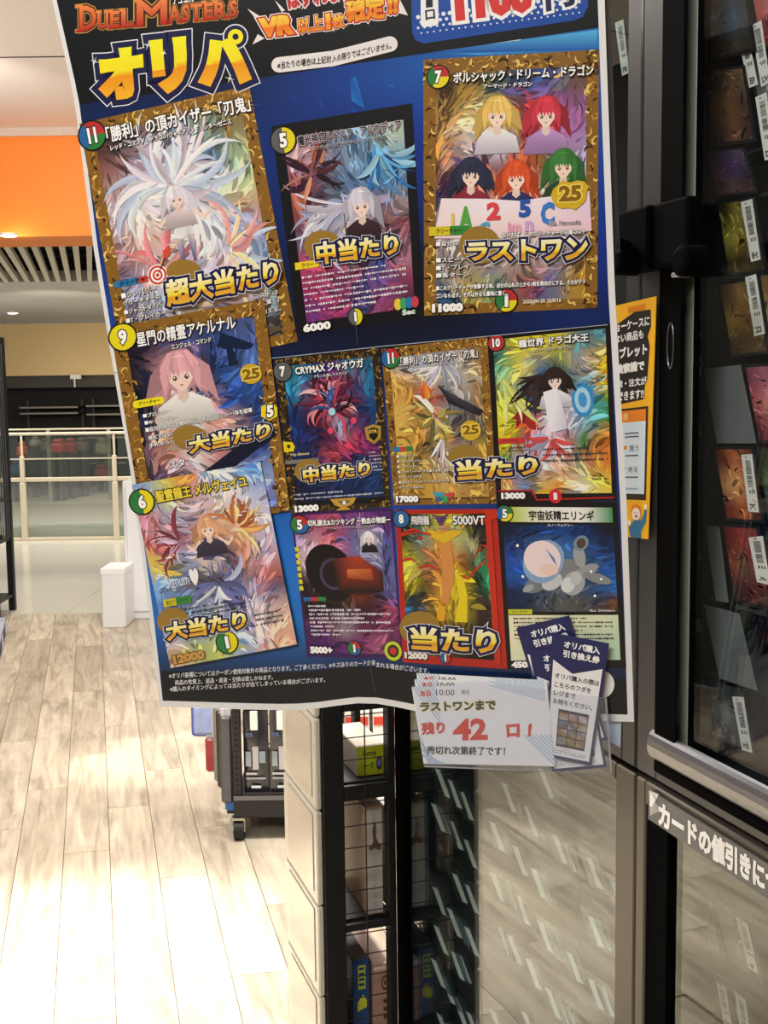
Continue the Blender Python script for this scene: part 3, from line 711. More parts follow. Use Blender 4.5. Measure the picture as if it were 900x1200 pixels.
def sleeve_card(quad, e, colors, label, group, tags=(), name='sleeved_card', seed=0, blank=False, tagcol='e8e8e4', bars=True, n=26, film=False):
    """quad in photo coordinates, laid on the showcase plane at depth e"""
    pts = [sc_pt(x, y, e) for x, y in quad]; t = thing(name, label, 'card', min(pts, key=lambda p: p.z), group)
    MB().slab(pts, SE * .0012).build('sleeve', mat('sleeve_grey', '6a7072', .25, coat=.5) if blank else glass_mat('sleeve_film', 'e8eef0', .05, .6, .16, '50646c') if film else mat('sleeve_dark', '20242a', .3, coat=.5), t)
    mp = lambda x, y, L: sc_pt(x, y, e - .0006 - L)
    if not blank and n:
        pm = PM(mp); painting(pm, sub(quad, .06, .04, .94, .96), colors, 0, seed, n, 1.0, contrast=1.5, dens=3); pm.build('artwork', print_mat('card_gloss', .35, .5), t)
    for tg in tags: price_tag(tg, e - .0013, t, tagcol, bars)
    return t
def price_tag(q, e, t, col='e8e8e4', bars=True):
    pts = [sc_pt(x, y, e) for x, y in q]
    g_ = MB().slab(pts, SE * .0006).build('price_tag', mat('tag_paper_' + col, col, .5, noise=.03), t)
    if bars:
        pm = PM(lambda x, y, L: sc_pt(x, y, e - .0003 - L)); rb = random.Random(int(q[0][0] * 7 + q[0][1])); v = .08
        pm.poly(sub(q, .3, .04, .5, .055), '2a2a2c', 0)
        for v0, v1 in ((.10, .34), (.37, .56)):
            v = v0
            while v < v1:
                h = rb.uniform(.004, .014); pm.poly(sub(q, .28, v, .78, v + h), '303034', 0); v += h + rb.uniform(.006, .014)
        for k in range(3): pm.poly(sub(q, .35 + .2 * k, .62, .45 + .2 * k, .68), '3a3a3e', 0)
        for k in range(4):
            for j in range(3):
                if rb.random() < .7: pm.poly(sub(q, .2 + .15 * k, .86 + .035 * j, .33 + .15 * k, .886 + .035 * j), '3a3a3e', 0)
        pm.build('barcode', print_mat('card_gloss'), g_)

GB = 'cards in the upper part of the near showcase'
PAL = dict(
 bluedk=['283038 303c48 2c3038', '284868 305878 384048', '2c2a26 383028 302c28'], brown=['3a3028 4a3828 5a4838', '5a3c28 6a4c30 402c28', '342a24 604030 3c2c28'],
 purple=['302848 3c3050 48384c', '503048 382850 2c2438', '3c2c30 4c3838 302428'], olive=['3a3a20 6a6030 3c3424', '8a8038 706030 3a3020', '4a4428 3c3420 2c281c'],
 gold=['5c4628 7a6038 5a4428', '8a7038 6a4c28 4a3820', '3a3020 4a3a24 4c3c28'], rose=['6a3848 8a5060 5a3850', '9a5050 b07070 704050', '5a2830 7a4048 605060'],
 orange=['6a3020 a05c38 5a3028', 'b08050 c89060 7a3c28', '6a2c24 8a4c30 4c2824'], red=['5a2024 80302c 6a3430', '7a4030 504030 802828', '382428 502828 3c2424'],
 green=['1c3028 28483c 203028', '305040 284030 343c2c', '202c24 303828 24281c'], dark=['26282c 3c4044 2c2e30', '505458 70706c 34363a', '3a3c3e 484a48 303234'], navy=['10182c 142440 101c30', '182c48 1c3050 141c2c', '0c1420 101828 0c1018'])
def lighten(rows, k=1.25):
    return [' '.join(''.join('%02x' % min(255, int(int(c[i:i + 2], 16) * k)) for i in (0, 2, 4)) for c in r.split()) for r in rows]
PAL = {k: lighten(v) for k, v in PAL.items()}
tg = lambda *a: [(a[i], a[i + 1]) for i in range(0, 8, 2)]
cardsB = [  # quad, palette, tags, description
 ((822, -20, 872, -30, 886, 60, 834, 72), 'bluedk', [], 'dim blue card topmost in the left column'),
 ((874, -32, 925, -42, 940, 48, 890, 58), 'rose', [tg(861, 30, 873, 25, 888, 99, 878, 103), tg(880, 30, 892, 24, 902, 96, 892, 102)], 'red and grey card topmost in the right column, two price tags'),
 ((822, 82, 872, 76, 886, 166, 834, 172), 'brown', [], 'dim brown card second from top in the left column'),
 ((878, 68, 930, 60, 940, 150, 892, 160), 'dark', [tg(885, 114, 898, 108, 907, 186, 896, 188)], 'grey card second from top in the right column, one tag'),
 ((824, 178, 872, 172, 888, 226, 838, 230), 'purple', [], 'dim purple card third from top in the left column'),
 ((838, 236, 884, 230, 900, 318, 852, 326), 'olive', [tg(868, 237, 881, 233, 891, 304, 880, 307)], 'yellow green card fourth from top, tag at its right'),
 ((840, 332, 886, 324, 902, 414, 856, 420), 'gold', [tg(873, 325, 885.5, 321, 896, 391, 884, 394)], 'gold brown card above the blank grey sleeve'),
 ((888, 320, 935, 314, 948, 404, 902, 412), 'gold', [], 'brown card at the right edge above the rose card'),
 ((824.6, 432.6, 867, 427.5, 885.5, 519.5, 840, 519.5), None, [], 'blank grey sleeve upright beside the rose card'),
 ((870, 427.5, 918, 424, 936, 520, 888, 519), 'rose', [], 'rose and violet card right of the blank grey sleeve'),
 ((834.5, 523, 882, 523, 896, 614, 850, 610), 'orange', [tg(868.5, 533, 881, 532, 889, 600.5, 877, 599.5)], 'orange card below the blank grey sleeve, tag at its right'),
 ((886, 523, 930, 523, 946, 616, 900, 614), 'green', [], 'dark green card at the right edge'),
 ((826, 616, 842, 617.6, 853, 706, 838.8, 704), None, [], 'narrow blank grey sleeve, seen turned, low in the left column'),
 ((844, 613, 888, 616, 906, 718, 860, 704), 'red', [tg(877, 630, 893.5, 628, 902.5, 686, 887, 682)], 'red brown card with tag, third row from the bottom'),
 ((824.6, 708, 865.7, 719, 887, 809.6, 843, 795), None, [], 'blank grey sleeve leaning above the bottom card'),
 ((824, 792.6, 870, 805, 884, 884, 838, 868), 'dark', [tg(857.8, 816, 871, 817, 881, 882, 869.4, 879)], 'dark sketch card lowest in the near showcase, tag at its right'),
]
for k, (qd, pal, tags, desc) in enumerate(cardsB):
    quad = [(qd[i], qd[i + 1]) for i in range(0, 8, 2)]
    sleeve_card(quad, cE + .004 * (k % 2) - (.006 if pal is None else 0), PAL.get(pal) if pal else None, desc, GB, tags, seed=k, blank=pal is None, n=40)
for k, py in enumerate((175, 228, 326, 420, 521, 614, 700, 790)):
    t1, z1 = sc_hit(845, py + 4, cE); ledge(cB, t_near + .02, min(T(822, cE, py), t_seam - .02), z1 - .003, cE + .012, cE + .10)
# red / white strips behind the inner post
for k, (y0, y1, c) in enumerate(((361, 372, '6a2428'), (372, 397, 'a8b0ac'), (410, 425, '8a9294'), (428, 440, 'b0b4b4'), (500, 512, '8a9090'), (530, 540, '8c3434'), (650, 657, 'b8bcbc'), (726, 742, 'a0a4a0'))):
    pts = [sc_pt(x, y, .06) for x, y in ((811, y0), (819, y0 - 1), (820, y1 - 1), (812, y1))]
    MB().slab(pts, SE * .002).build('shelf_label', mat('lbl_' + c, c, .5), cB)
# pale price tag seen in unit A's upper pane
pts = (720.5, 27, 730, 22.7, 737, 85, 732, 88)
t = thing('price_tag_card', 'pale barcode tag behind the far showcase glass, above the black lock', 'price tag', sc_pt(725, 88, .05))
price_tag([(720.5, 27), (730, 22.7), (737, 85), (729, 89)], .05, t)
# ---- lower part of unit A: many sleeved cards with slim white price tags
GA = 'sleeved cards in the lower part of the far showcase'
tops = [(95, 65), (140, 105), (185, 150), (80, 195), (100, 205), (145, 260), (200, 330), (345, 120), (370, 140), (425, 205), (445, 215), (485, 65), (505, 75), (300, 265), (320, 280), (385, 355), (455, 440), (475, 450), (535, 310), (570, 340), (665, 400), (755, 490), (300, 455), (320, 465), (345, 480), (395, 540), (480, 640), (505, 655), (525, 670), (160, 460), (205, 500), (85, 510), (330, 660), (365, 690), (435, 780), (590, 755), (670, 620), (695, 630), (140, 590), (170, 620), (205, 660), (90, 655), (150, 750), (175, 760), (510, 890), (540, 910), (580, 950), (670, 855), (710, 880), (80, 780), (115, 840), (160, 920), (210, 980), (100, 985), (420, 980), (300, 970)]
names = {'navy': 'navy', 'green': 'dark green', 'purple': 'purple', 'dark': 'grey', 'brown': 'brown', 'bluedk': 'slate blue'}
order = sorted(range(len(tops)), key=lambda i: (round((tops[i][1] - tops[i][0] * .45) / 110), tops[i][0]))
rowno = {}; rowcnt = {}
ordn = ['first', 'second', 'third', 'fourth', 'fifth', 'sixth', 'seventh', 'eighth', 'ninth', 'tenth', 'eleventh', 'twelfth', 'thirteenth', 'fourteenth', 'fifteenth']
for i in order:
    cx, cy = tops[i]; rw = round((cy - cx * .45) / 110) + 4; rowcnt[rw] = rowcnt.get(rw, 0) + 1
    x = 480 + cx / 3.214; y = 880 + cy / 3.214; s_ = (x + 15) / (640)
    pal = list(names)[i % 6]; eA = .032 + .003 * (i % 8) if x < 560 else .07 + .003 * (i % 11)
    hgt = 30 * (.85 + .3 * s_); lean = .37 * hgt; wd = 5.6 * (.6 + .5 * s_)
    sl = (y - 455) / (x + 15)
    tq = [(x, y), (x + wd, y + wd * sl * .5), (x + wd + lean, y + wd * sl * .5 + hgt), (x + lean, y + hgt)]
    cw = 15 * s_ + 4
    quad = [(x - cw * .5, y - 5 - cw * .5 * sl), (x + wd + cw * .3, y - 5 + cw * .3 * sl), (x + wd + cw * .3 + lean * 1.15, y + hgt * 1.2 + cw * .3 * sl), (x - cw * .5 + lean * 1.15, y + hgt * 1.2 - cw * .5 * sl)]
    if quad[1][0] > 742: continue
    sleeve_card(quad, eA, PAL[pal], 'slim white tag in clear sleeve, %s from left in diagonal row %s, lower far glass' % (ordn[min(rowcnt[rw] - 1, 14)], ordn[min(max(rw, 0), 14)]), GA, [tq], seed=100 + i, bars=False, n=0, tagcol='f0f4f4', film=True)
for k in range(9):
    z = zs - .06 - k * .085
    ledge(cA, t_seam + .03, t_end - .02, z, .11, .17)
# ---- lower part of unit B
for k, (tq, desc) in enumerate(((tg(862, 1075, 876, 1083, 888, 1142, 877, 1134), 'first'), (tg(839.5, 1152, 850, 1158, 858, 1206, 848, 1200), 'second'), (tg(861, 1164, 873, 1172, 880, 1220, 868, 1212), 'third'))):
    (a, b2), (c2, d2) = tq[0], tq[1]
    quad = [(a - 28, b2 - 26), (a + 16, b2 + 6), (a + 34, b2 + 84), (a - 10, b2 + 50)]
    sleeve_card(quad, .11 + .003 * k, PAL['dark' if k != 1 else 'brown'], 'grey sleeved card with price tag under the white-lettered strip, %s of three from the top' % desc, 'cards in the lower near showcase', [tq], seed=300 + k, n=12)
quad = [(808, 1037), (829, 1050), (842, 1118), (822, 1106)]
sleeve_card(quad, .10, None, 'blank pale sleeve without a tag under the white-lettered strip', 'cards in the lower near showcase', [], blank=True)
for k in range(5): ledge(cB, t_near + .05, t_seam - .05, zs - .12 - k * .16, .13, .2)

# ---- lettered strip stuck on the frame
e_s = -.0045
mp = lambda x, y, L: sc_pt(x, y, e_s - L)
quad = [(760.5, 926), (925, 1029), (925, 1071), (759.5, 959.5)]
t = thing('lettered_strip', 'grey translucent strip with white lettering stuck across the near showcase frame', 'sign', sc_pt(840, 1010, e_s))
MB().slab([mp(x, y, 0) for x, y in quad], SE * .0025).build('film', glass_mat('strip_film', 'a8a8a8', .04, .8, .75, '77787a', .2), t)
pm = PM(mp); pm.text('カードの値引きについて', [(771, 937), (943, 1041), (943, 1075), (771, 967)], 'f4f4f4', .0008, bold=.055)
pm.build('lettering', print_mat('card_gloss'), t)
pm = PM(mp); pm.poly([(760.5, 926), (772, 931), (768, 940), (775, 950), (762, 956)], ['c8c8c6', 'e8e8e6', '9a9a9a', '8a8a8a', 'a0a0a0'], .0006); pm.poly([(762, 928), (768, 938), (764, 946), (761, 944)], 'f0f0f0', .0009); pm.build('creased_end', print_mat('card_gloss'), t)

# ---- yellow tablet sticker on the upper stile
e_y = -.009
mpy = lambda x, y, L: sc_pt(x, y, e_y - L)
quad = [(718, 359), (769, 347), (759.5, 632), (727, 628)]
t = thing('yellow_notice', 'tall yellow notice about the search tablet, taped on the showcase beside the poster', 'sign', sc_pt(745, 630, e_y))
pmq = PM(mpy)
MB().slab([mpy(x, y, 0) for x, y in quad], SE * .001).build('sheet', mat('yellow_paper', 'f6b81c', .45, noise=.03), t)
pm = PM(mpy)
Lq = quad
pm.poly([bil(quad, u, v) for u, v in ((.0, .09), (.5, .045), (.88, .05), (.9, .12), (.82, .16), (.88, .2), (.84, .33), (.78, .36), (.74, .42), (0.0, .43))], '26221e', .0002)
pm.build('dark_panel', print_mat('card_gloss'), t)
pm = PM(mpy)
for s_, (u0, v0, u1, v1), bd in (('ショーケースに', (-.10, .075, .86, .115), .03), ('ない商品も', (.02, .125, .72, .165), .03), ('タブレット', (-.06, .185, .82, .235), .05), ('検索機で', (.02, .255, .76, .30), .05), ('検索・注文が', (-.12, .325, .82, .36), .03), ('できます!!', (.05, .375, .75, .415), .03)):
    # the left part continues under the poster's edge
    pm.text(s_, sub(quad, max(u0, -.12), v0, u1, v1), 'ffffff', .0006, bold=bd, outline=[(.07, '26221e')])
pm.build('lettering', print_mat('card_gloss'), t)
pm = PM(mpy)
pm.poly(sub(quad, .03, .45, .88, .84), '3a2c22', .0003); pm.poly(sub(quad, .04, .46, .82, .51), 'f08a28', .0005); pm.poly(sub(quad, .04, .51, .82, .815), 'dcecf8', .0005)
pm.text('買う', sub(quad, .35, .61, .62, .635), '5a5a60', .0008); pm.text('売る', sub(quad, .3, .70, .6, .725), '5a5a60', .0008)
pm.poly(sub(quad, .15, .61, .28, .625), 'f0a040', .0008); pm.poly(sub(quad, .12, .70, .22, .71), '8898a8', .0008)
for v in (.555, .57, .65, .742): pm.poly(sub(quad, .22, v, .62, v + .005), '484c54', .0008)
pm.poly(sub(quad, .12, .79, .6, .797), 'a0b4c8', .0008); pm.poly(sub(quad, .2, .47, .32, .50), 'f8c070', .0008)
pm.ell(quad, .2, .828, .05, .006, 'c0c8d0', .0008)
pm.build('tablet_picture', print_mat('card_gloss'), t)
pm = PM(mpy)                                        # line drawing of a cheering person with orange hair and blue shirt
S_ = quad
pm.poly([bil(S_, *p) for p in ((.38, .945), (.5, .925), (.72, .925), (.82, .9), (.84, .875), (.92, .88), (.9, .93), (.74, .97), (.74, 1.0), (.4, 1.0), (.34, .99), (.3, .96))], '3a78a0', .0004)
pm.ell(S_, .55, .885, .17, .028, 'f09020', .0005); pm.ell(S_, .56, .9, .14, .026, 'fff4e8', .0007); pm.poly([bil(S_, *p) for p in ((.5, .905), (.62, .905), (.56, .918))], 'b03828', .0009)
pm.ell(S_, .87, .868, .05, .012, 'fff4e8', .0007); pm.ell(S_, .33, .938, .05, .012, 'fff4e8', .0007)
for u in (.51, .6): pm.ell(S_, u, .894, .014, .003, '2a2018', .0009)
pm.build('person_drawing', print_mat('card_gloss'), t)
pm = PM(mpy); pm.poly(sub(quad, .35, .02, .75, .045), 'e88a18', .0004); pm.build('orange_label', print_mat('card_gloss'), t)

# ---- black lock with two round knobs and the bar that carries the poster
zc0, zc1 = sc_hit(750, 318, -.02)[1], sc_hit(750, 246, -.02)[1]
t = thing('showcase_lock', 'black lock block with round knobs bridging the showcase doors', 'lock', sc_pt(750, 318, -.02))
MB(scf).box((-.034, T(771, -.02, 280), zc0), (-.0005, T(733, -.02, 280), zc1), .003).build('block', m_blk, t)
MB(scf).box((-.028, T(812, -.02, 280), zc0), (-.0075, T(771, -.02, 280) - .001, zc1), .003).build('keeper', m_blk, t)
for px in (736, 812):
    tt, zz = sc_hit(px, 306, -.04); b = MB(scf); b.tube([(-.03, tt, zz), (-.055, tt, zz)], [.017, .016], 20); b.tube([(-.055, tt, zz), (-.058, tt, zz)], [.016, .011], 20); b.build('knob', m_blk, t)
b = MB(scf); tt, zz = sc_hit(800, 322, -.02); b.box((-.03, tt - .006, zz - .0025), (-.0075, tt + .008, zz + .0025), .001); b.build('latch_pin', mat('hook_steel', 'c8c8cc', .3, .8), t)

# ================================================================== WIRE TOWER WITH BOXES AND PALE GLOSSY PANELS
ty = T(463, 0, 900) + .0004
eL = e_at(378, 900, ty)[0]; eR = -.0002
TD = .26; TH = 1.40
tw = thing('wire_tower', 'black wire-sided tower rack with boxed goods between aisle and showcase', 'rack', scp((eL + eR) / 2, ty + TD / 2, 0))
eA_, eB_ = e_at(403, 900, ty)[0], e_at(455, 900, ty)[0]
m_tb = mat('tower_black', '0c0d10', .5, noise=.05)
for a_, b_ in ((eL, eA_), (eB_, eR)):
    MB(scf).box((a_, ty, 0), (b_, ty + .03, TH), .002 if a_ == eL else 0).build('post', m_tb, tw)
    MB(scf).box((a_, ty + TD - .03, 0), (min(a_ + .03, b_), ty + TD, TH), .002).build('post', m_tb, tw)
Ztw = lambda py, px=403: e_at(px, py, ty)[1]
shz = [Ztw(940), Ztw(1094), Ztw(1094) - .26, .08]
tk = [Ztw(923) - Ztw(940), .014, .02, .03]
for z, h in zip(shz, tk): MB(scf).box((eL + .002, ty + .031, z), (eR - .002, ty + TD - .031, z + h)).build('shelf_board', m_tb, tw)
MB(scf).box((eA_ + .0005, ty + .002, shz[0]), (eB_ - .0005, ty + .012, shz[0] + tk[0])).build('shelf_lip', m_tb, tw)
MB(scf).box((eA_ + .0005, ty + .002, shz[1]), (eB_ - .0005, ty + .012, shz[1] + tk[1])).build('shelf_lip', m_tb, tw)
MB(scf).box((eA_ + .0005, ty + .002, Ztw(835)), (eB_ - .0005, ty + .012, TH), .001).build('top_plate', m_tb, tw)
m_wr = mat('wire_black', '1c1c20', .4)
zk = Ztw(840); 
while zk > .1:
    b = MB(scf); b.tube([(eA_, ty + .004, zk), (eB_, ty + .004, zk)], .0013, 6); b.build('wire', m_wr, tw); zk -= .0455
b = MB(scf); em = e_at(428, 900, ty)[0]; b.tube([(em, ty + .0015, .08), (em, ty + .0015, TH - .05)], .0015, 6); b.build('wire', m_wr, tw)
# boxes: each placed on its shelf in the tower
def tbox(px0, px1, t0, t1, z0, z1, c, cs, label, name='goods_box', extra=None, topc=None):
    e0 = e_at(px0, 900, t0)[0]; e1 = e_at(px1, 900, t0)[0]
    t = thing(name, label, 'box', scp((e0 + e1) / 2, (t0 + t1) / 2, z0), 'boxes in the wire tower')
    MB(scf).box((e0, t0 + .001, z0), (e1, t1, z1), .0015).build('carton', mat('bx_' + c, c, .5, noise=.18, scale=25), t)
    pm = PM(lambda u, v, L: scp(e0 + (e1 - e0) * u, t0 - L, z1 + (z0 - z1) * v)); full = [(0.02, .02), (.98, .02), (.98, .98), (.02, .98)]
    pm.poly(full, cs, .0002)
    if extra: extra(pm, full)
    pm.build('front_print', print_mat('card_gloss'), t)
    if topc:
        MB(scf).box((e0 + .002, t0 + .003, z1), (e1 - .002, t1 - .003, z1 + .0006)).build('top_print', mat('top_' + topc, topc, .5, noise=.3, scale=18), t)
    return t
f1 = ty + .05
def x1(pm, q):
    pm.text('Gummy', sub(q, .2, .15, .7, .4), '2c3018', .0004, bold=.03); pm.text('ソーダ', sub(q, .15, .55, .6, .8), '343820', .0004, bold=.02)
    pm.ell(q, .8, .62, .11, .24, '302c60', .0004); pm.ell(q, .8, .62, .07, .14, '8078b8', .0006)
zA = shz[0] + tk[0]
tbox(418, 451.5, f1, f1 + .17, zA + .001, Ztw(886), 'cfc6ba', 'b8c428', 'box with a bright yellow-green front on the top tower shelf', extra=x1, topc='c8bcae')
def x2(pm, q):
    pm.poly([bil(q, *p) for p in ((.38, .20), (.50, .10), (.62, .16), (.60, .27), (.52, .34), (.42, .30))], '6a4c40', .0004); pm.poly([bil(q, *p) for p in ((.42, .28), (.60, .27), (.72, .31), (.95, .36), (.88, .40), (.66, .39), (.45, .37))], '6a4c40', .0005); pm.poly([bil(q, *p) for p in ((.45, .30), (.56, .36), (.40, .39), (.16, .385), (.10, .36), (.30, .345))], '6a4c40', .0006)
    pm.text('L\nU\nS\nA\nN', sub(q, .35, .55, .65, .95), 'a8a49c', .0004)
zB = shz[1] + tk[1]
tbox(428, 447, f1 - .02, f1 + .15, zB + .001, Ztw(957), 'c0a080', 'c4c2be', 'tall pale box with a brown bird emblem on the middle tower shelf', extra=x2)
tbox(449, 458, f1 + .02, f1 + .17, zB + .001, Ztw(965), 'd0ccc4', 'd8d4cc', 'narrow plain white box behind the bird box')
def x3(pm, q):
    pm.poly(sub(q, .3, .06, .75, .42), 'b8c840', .0004)
    for k in range(4): pm.poly(sub(q, .36, .09 + .08 * k, .68, .13 + .08 * k), '2a4468', .0006)
    pm.poly([bil(q, *p) for p in ((.25, .62), (.6, .5), (.8, .6), (.8, .7), (.25, .75))], 'd8e048', .0004)
zC = shz[2] + tk[2]
tbox(409, 430, f1, f1 + .16, zC + .001, Ztw(1143), '1c3c70', '224a86', 'blue box with a yellow-green label on the low tower shelf', extra=x3, topc='28323c')
def x4(pm, q):
    pm.ell(q, .6, .28, .2, .13, '5a3c34', .0004); pm.ell(q, .6, .28, .13, .085, 'b08c7c', .0005); pm.ell(q, .6, .28, .06, .04, '5a3c34', .0006)
    for k in range(3): pm.poly(sub(q, .5, .55 + .13 * k, .75, .62 + .13 * k), '5a3c34', .0004)
    pm.poly(sub(q, .0, .0, 1, .06), 'd8ccc4', .0004)
tbox(434, 457, f1 - .01, f1 + .165, zC + .001, Ztw(1150), 'a88474', 'b08c7c', 'brown kraft box with a ring emblem on the low tower shelf', extra=x4, topc='c0a498')
# pale glossy panels on the aisle side of the tower
mpn = mat('glossy_pale_panel', 'd6d0c4', .16, noise=.10, scale=9, coat=.5)
zl = [Ztw(843, 375), Ztw(953, 375), Ztw(1065, 375), Ztw(1172, 375)]
hgt = zl[0] - zl[1]; zz = [zl[0] + hgt * 2, zl[0] + hgt] + zl + [zl[-1] - hgt]
for k in range(6):
    z1, z0 = zz[k], zz[k + 1] + .004
    if k == 0: continue
    t = thing('glossy_panel', 'pale glossy panel on the aisle side of the wire tower, %s from the top' % ['', 'topmost', 'second', 'third', 'fourth', 'lowest'][k], 'panel', scp(eL - .01, ty + .12, z0), 'glossy panels down the side of the tower')
    MB(scf).box((eL - .014, ty + .004, z0), (eL - .001, ty + TD + .02, z1), .003).build('board', mpn, t)
    MB(scf).box((eL - .016, ty + .03, z0 + .02), (eL - .0142, ty + TD - .02, z1 - .012), .0008).build('sleeve_face', mat('panel_face', 'c4b8a8', .12, noise=.22, scale=5, coat=.8), t)
# ================================================================== POSTER
H_ = R @ V((-4550, -125, -1400)); Dn = R @ V((590, -6150, -1400)); PN = H_.cross(Dn).normalized()
P0 = at_d(743, 845, 1.37)
K0 = (P0 - CAM).dot(PN)
def psurf(px, py, L):
    r = ray(px, py); t = K0 / r.dot(PN)
    xf = 385 + 55 * py / 815.0; d = abs(px - xf)
    bump = .0005 * (1 + cos(pi * d / 170)) / 2 if d < 170 else 0
    t *= 1 - bump; ln = r.length * t
    return CAM + r * t * (1 - L / ln)
def pl(ys, xs, y):
    for i in range(len(ys) - 1):
        if y <= ys[i + 1] or i == len(ys) - 2:
            return xs[i] + (xs[i + 1] - xs[i]) * (y - ys[i]) / (ys[i + 1] - ys[i])
def Lx(y): return pl([-60, 0, 115, 297, 416, 543, 727, 828], [47, 61, 87, 110.5, 130, 151.5, 176, 187], y)
def Rx(y): return pl([-200, 0, 340, 583, 720, 846], [706, 708.5, 720.5, 734, 739, 743], y)
def Ly(v): return -50 + 878 * v
def Ry(v): return pl([0, .199, .552, 1], [-130, 33, 378, 846], v)
def PP(u, v, ins=True):
    a = (Lx(Ly(v)), Ly(v)); b = (Rx(Ry(v)), Ry(v)); x = a[0] + (b[0] - a[0]) * u; y = a[1] + (b[1] - a[1]) * u
    k = math.exp(-((u - .44) / .1) ** 2); y -= 15 * k * max(v - .75, 0) / .25 * (.8)
    return x, y
PG = print_mat('poster_print', .36, .35)
poster = thing('prize_poster', 'large blue trading-card prize poster hung before the glass showcase', 'poster', psurf(460, 820, 0))
# paper sheet with a real thickness
b = MB(); nx, ny = 24, 28
for side in (0, 1):
    for j in range(ny + 1):
        for i in range(nx + 1):
            x, y = PP(i / nx, j / ny); b.v.append(psurf(x, y, 0 if side == 0 else -.0008))
n1 = (nx + 1) * (ny + 1)
for side in (0, 1):
    for j in range(ny):
        for i in range(nx):
            k = side * n1 + j * (nx + 1) + i; f = (k, k + nx + 1, k + nx + 2, k + 1); b.f.append(f if side == 0 else f[::-1])
edge = [i for i in range(nx + 1)] + [j * (nx + 1) + nx for j in range(1, ny + 1)] + [ny * (nx + 1) + i for i in range(nx - 1, -1, -1)] + [j * (nx + 1) for j in range(ny - 1, 0, -1)]
for a, c in zip(edge, edge[1:] + edge[:1]): b.f.append((a, c, c + n1, a + n1))
b.build('paper_sheet', mat('poster_paper', 'e6e6e8', .5, noise=.02), poster, smooth=False)
# printed ground
bg = gridcol(['0b0f14 0a0d12 0b0e14 0c1016 0a0e16', '0c1520 0a0d14 0b0e16 0b1018 0a1020', '0c2050 0c2350 16409a 1c62b8 2a80d0', '142f78 10307c 122c70 1038a0 1450b0', '143480 102868 102860 0c2c80 0c40a0',
  '1c4090 0c1c48 0a1430 0a1430 10308c', '1a50a8 0c1430 080c1c 0a1024 0c2058', '1c58b8 183888 142c70 122c70 163a90', '1a60c0 2050a0 1a3c90 143070 143080', '1868c8 1c70d0 1a50b0 143880 143078', '1c70c8 2078d0 1c60b8 185098 143880', '0c1830 0e1c38 0c1830 0c1a34 0c1830'])
pm = PM(psurf)
def band(u0, v0, u1, v1, colf, L, nx, ny):
    i = len(pm.v); cs = []
    for bb_ in range(ny + 1):
        for a in range(nx + 1):
            u = u0 + (u1 - u0) * a / nx; v = v0 + (v1 - v0) * bb_ / ny; x, y = PP(u, v); pm.v.append(psurf(x, y, L)); cs.append(colf(u, v) if callable(colf) else hx(colf))
    for bb_ in range(ny):
        for a in range(nx):
            k = [bb_ * (nx + 1) + a, bb_ * (nx + 1) + a + 1, (bb_ + 1) * (nx + 1) + a + 1, (bb_ + 1) * (nx + 1) + a]; pm.f.append(tuple(i + j for j in k)); pm.c.append([cs[j] for j in k])
band(.008, .004, .987, .992, bg, .00015, 24, 36)
rp = random.Random(11)
for k in range(70):                                 # light streaks of the electric-blue ground
    u, v = rp.uniform(.0, .98), rp.choice([rp.uniform(.2, .3), rp.uniform(.55, .97), rp.uniform(.3, .6)])
    x, y = PP(u, v)
    if u > .85 and y > 380: continue
    ln = rp.uniform(8, 34); a = rp.uniform(-.5, .5) + (1.2 if k % 4 == 0 else .2); wd = rp.uniform(.5, 1.6)
    dx, dy = cos(a) * ln, sin(a) * ln; c = clampc(bg(u, v), rp.uniform(1.6, 3.5)); c = (c[0] + .01, c[1] + .04, c[2] + .08, 1)
    if x + dx > Rx(y) - 10 or x < Lx(y) + 8 or x + dx < Lx(y + dy) + 8 or y + dy > 780: continue
    pm.poly([(x, y), (x + dx / 2 - dy / ln * wd, y + dy / 2 + dx / ln * wd), (x + dx, y + dy), (x + dx / 2 + dy / ln * wd, y + dy / 2 - dx / ln * wd)], [bg(u, v), c, bg(u, v), c], .0002)
for q_, c in (((498, 62, 700, 35, 700, 58, 560, 64), '58b8e8'), ((560, 52, 610, 46, 620, 56, 575, 60), 'e8f4f8'), ((410, 92, 417, 90, 428, 128, 412, 118), '1878c8')):
    pp_ = [(q_[i], q_[i + 1]) for i in range(0, 8, 2)]; pm.poly(pp_, [hx('1450a8'), hx(c), hx('1c60b8'), hx(c)], .00022)
band(.008, .004, .987, .197, '0a0d12', .0003, 24, 6)
band(.012, .952, .985, .991, '0a0e18', .0003, 24, 3)
pm.build('printed_ground', PG, poster)
# tape seams where the four sheets meet
m_tape = mat('paper_edge', 'b8bcc4', .4)
for pts_ in ([(128, 437), (230, 427.5), (332, 418.5), (446, 406), (572, 394), (712, 380.5)], [(403, 250), (417, 378), (419, 404)], [(432, 770), (440, 812)]):
    pm = PM(psurf)
    for a, c in zip(pts_, pts_[1:]):
        dx, dy = c[0] - a[0], c[1] - a[1]; l_ = math.hypot(dx, dy); nx_, ny_ = -dy / l_ * .45, dx / l_ * .45
        pm.poly([(a[0] + nx_, a[1] + ny_), (c[0] + nx_, c[1] + ny_), (c[0] - nx_, c[1] - ny_), (a[0] - nx_, a[1] - ny_)], 'a8b0bc' if len(pts_) > 3 else '3c4a70', .0019)
    pm.build('sheet_seam', PG, poster)

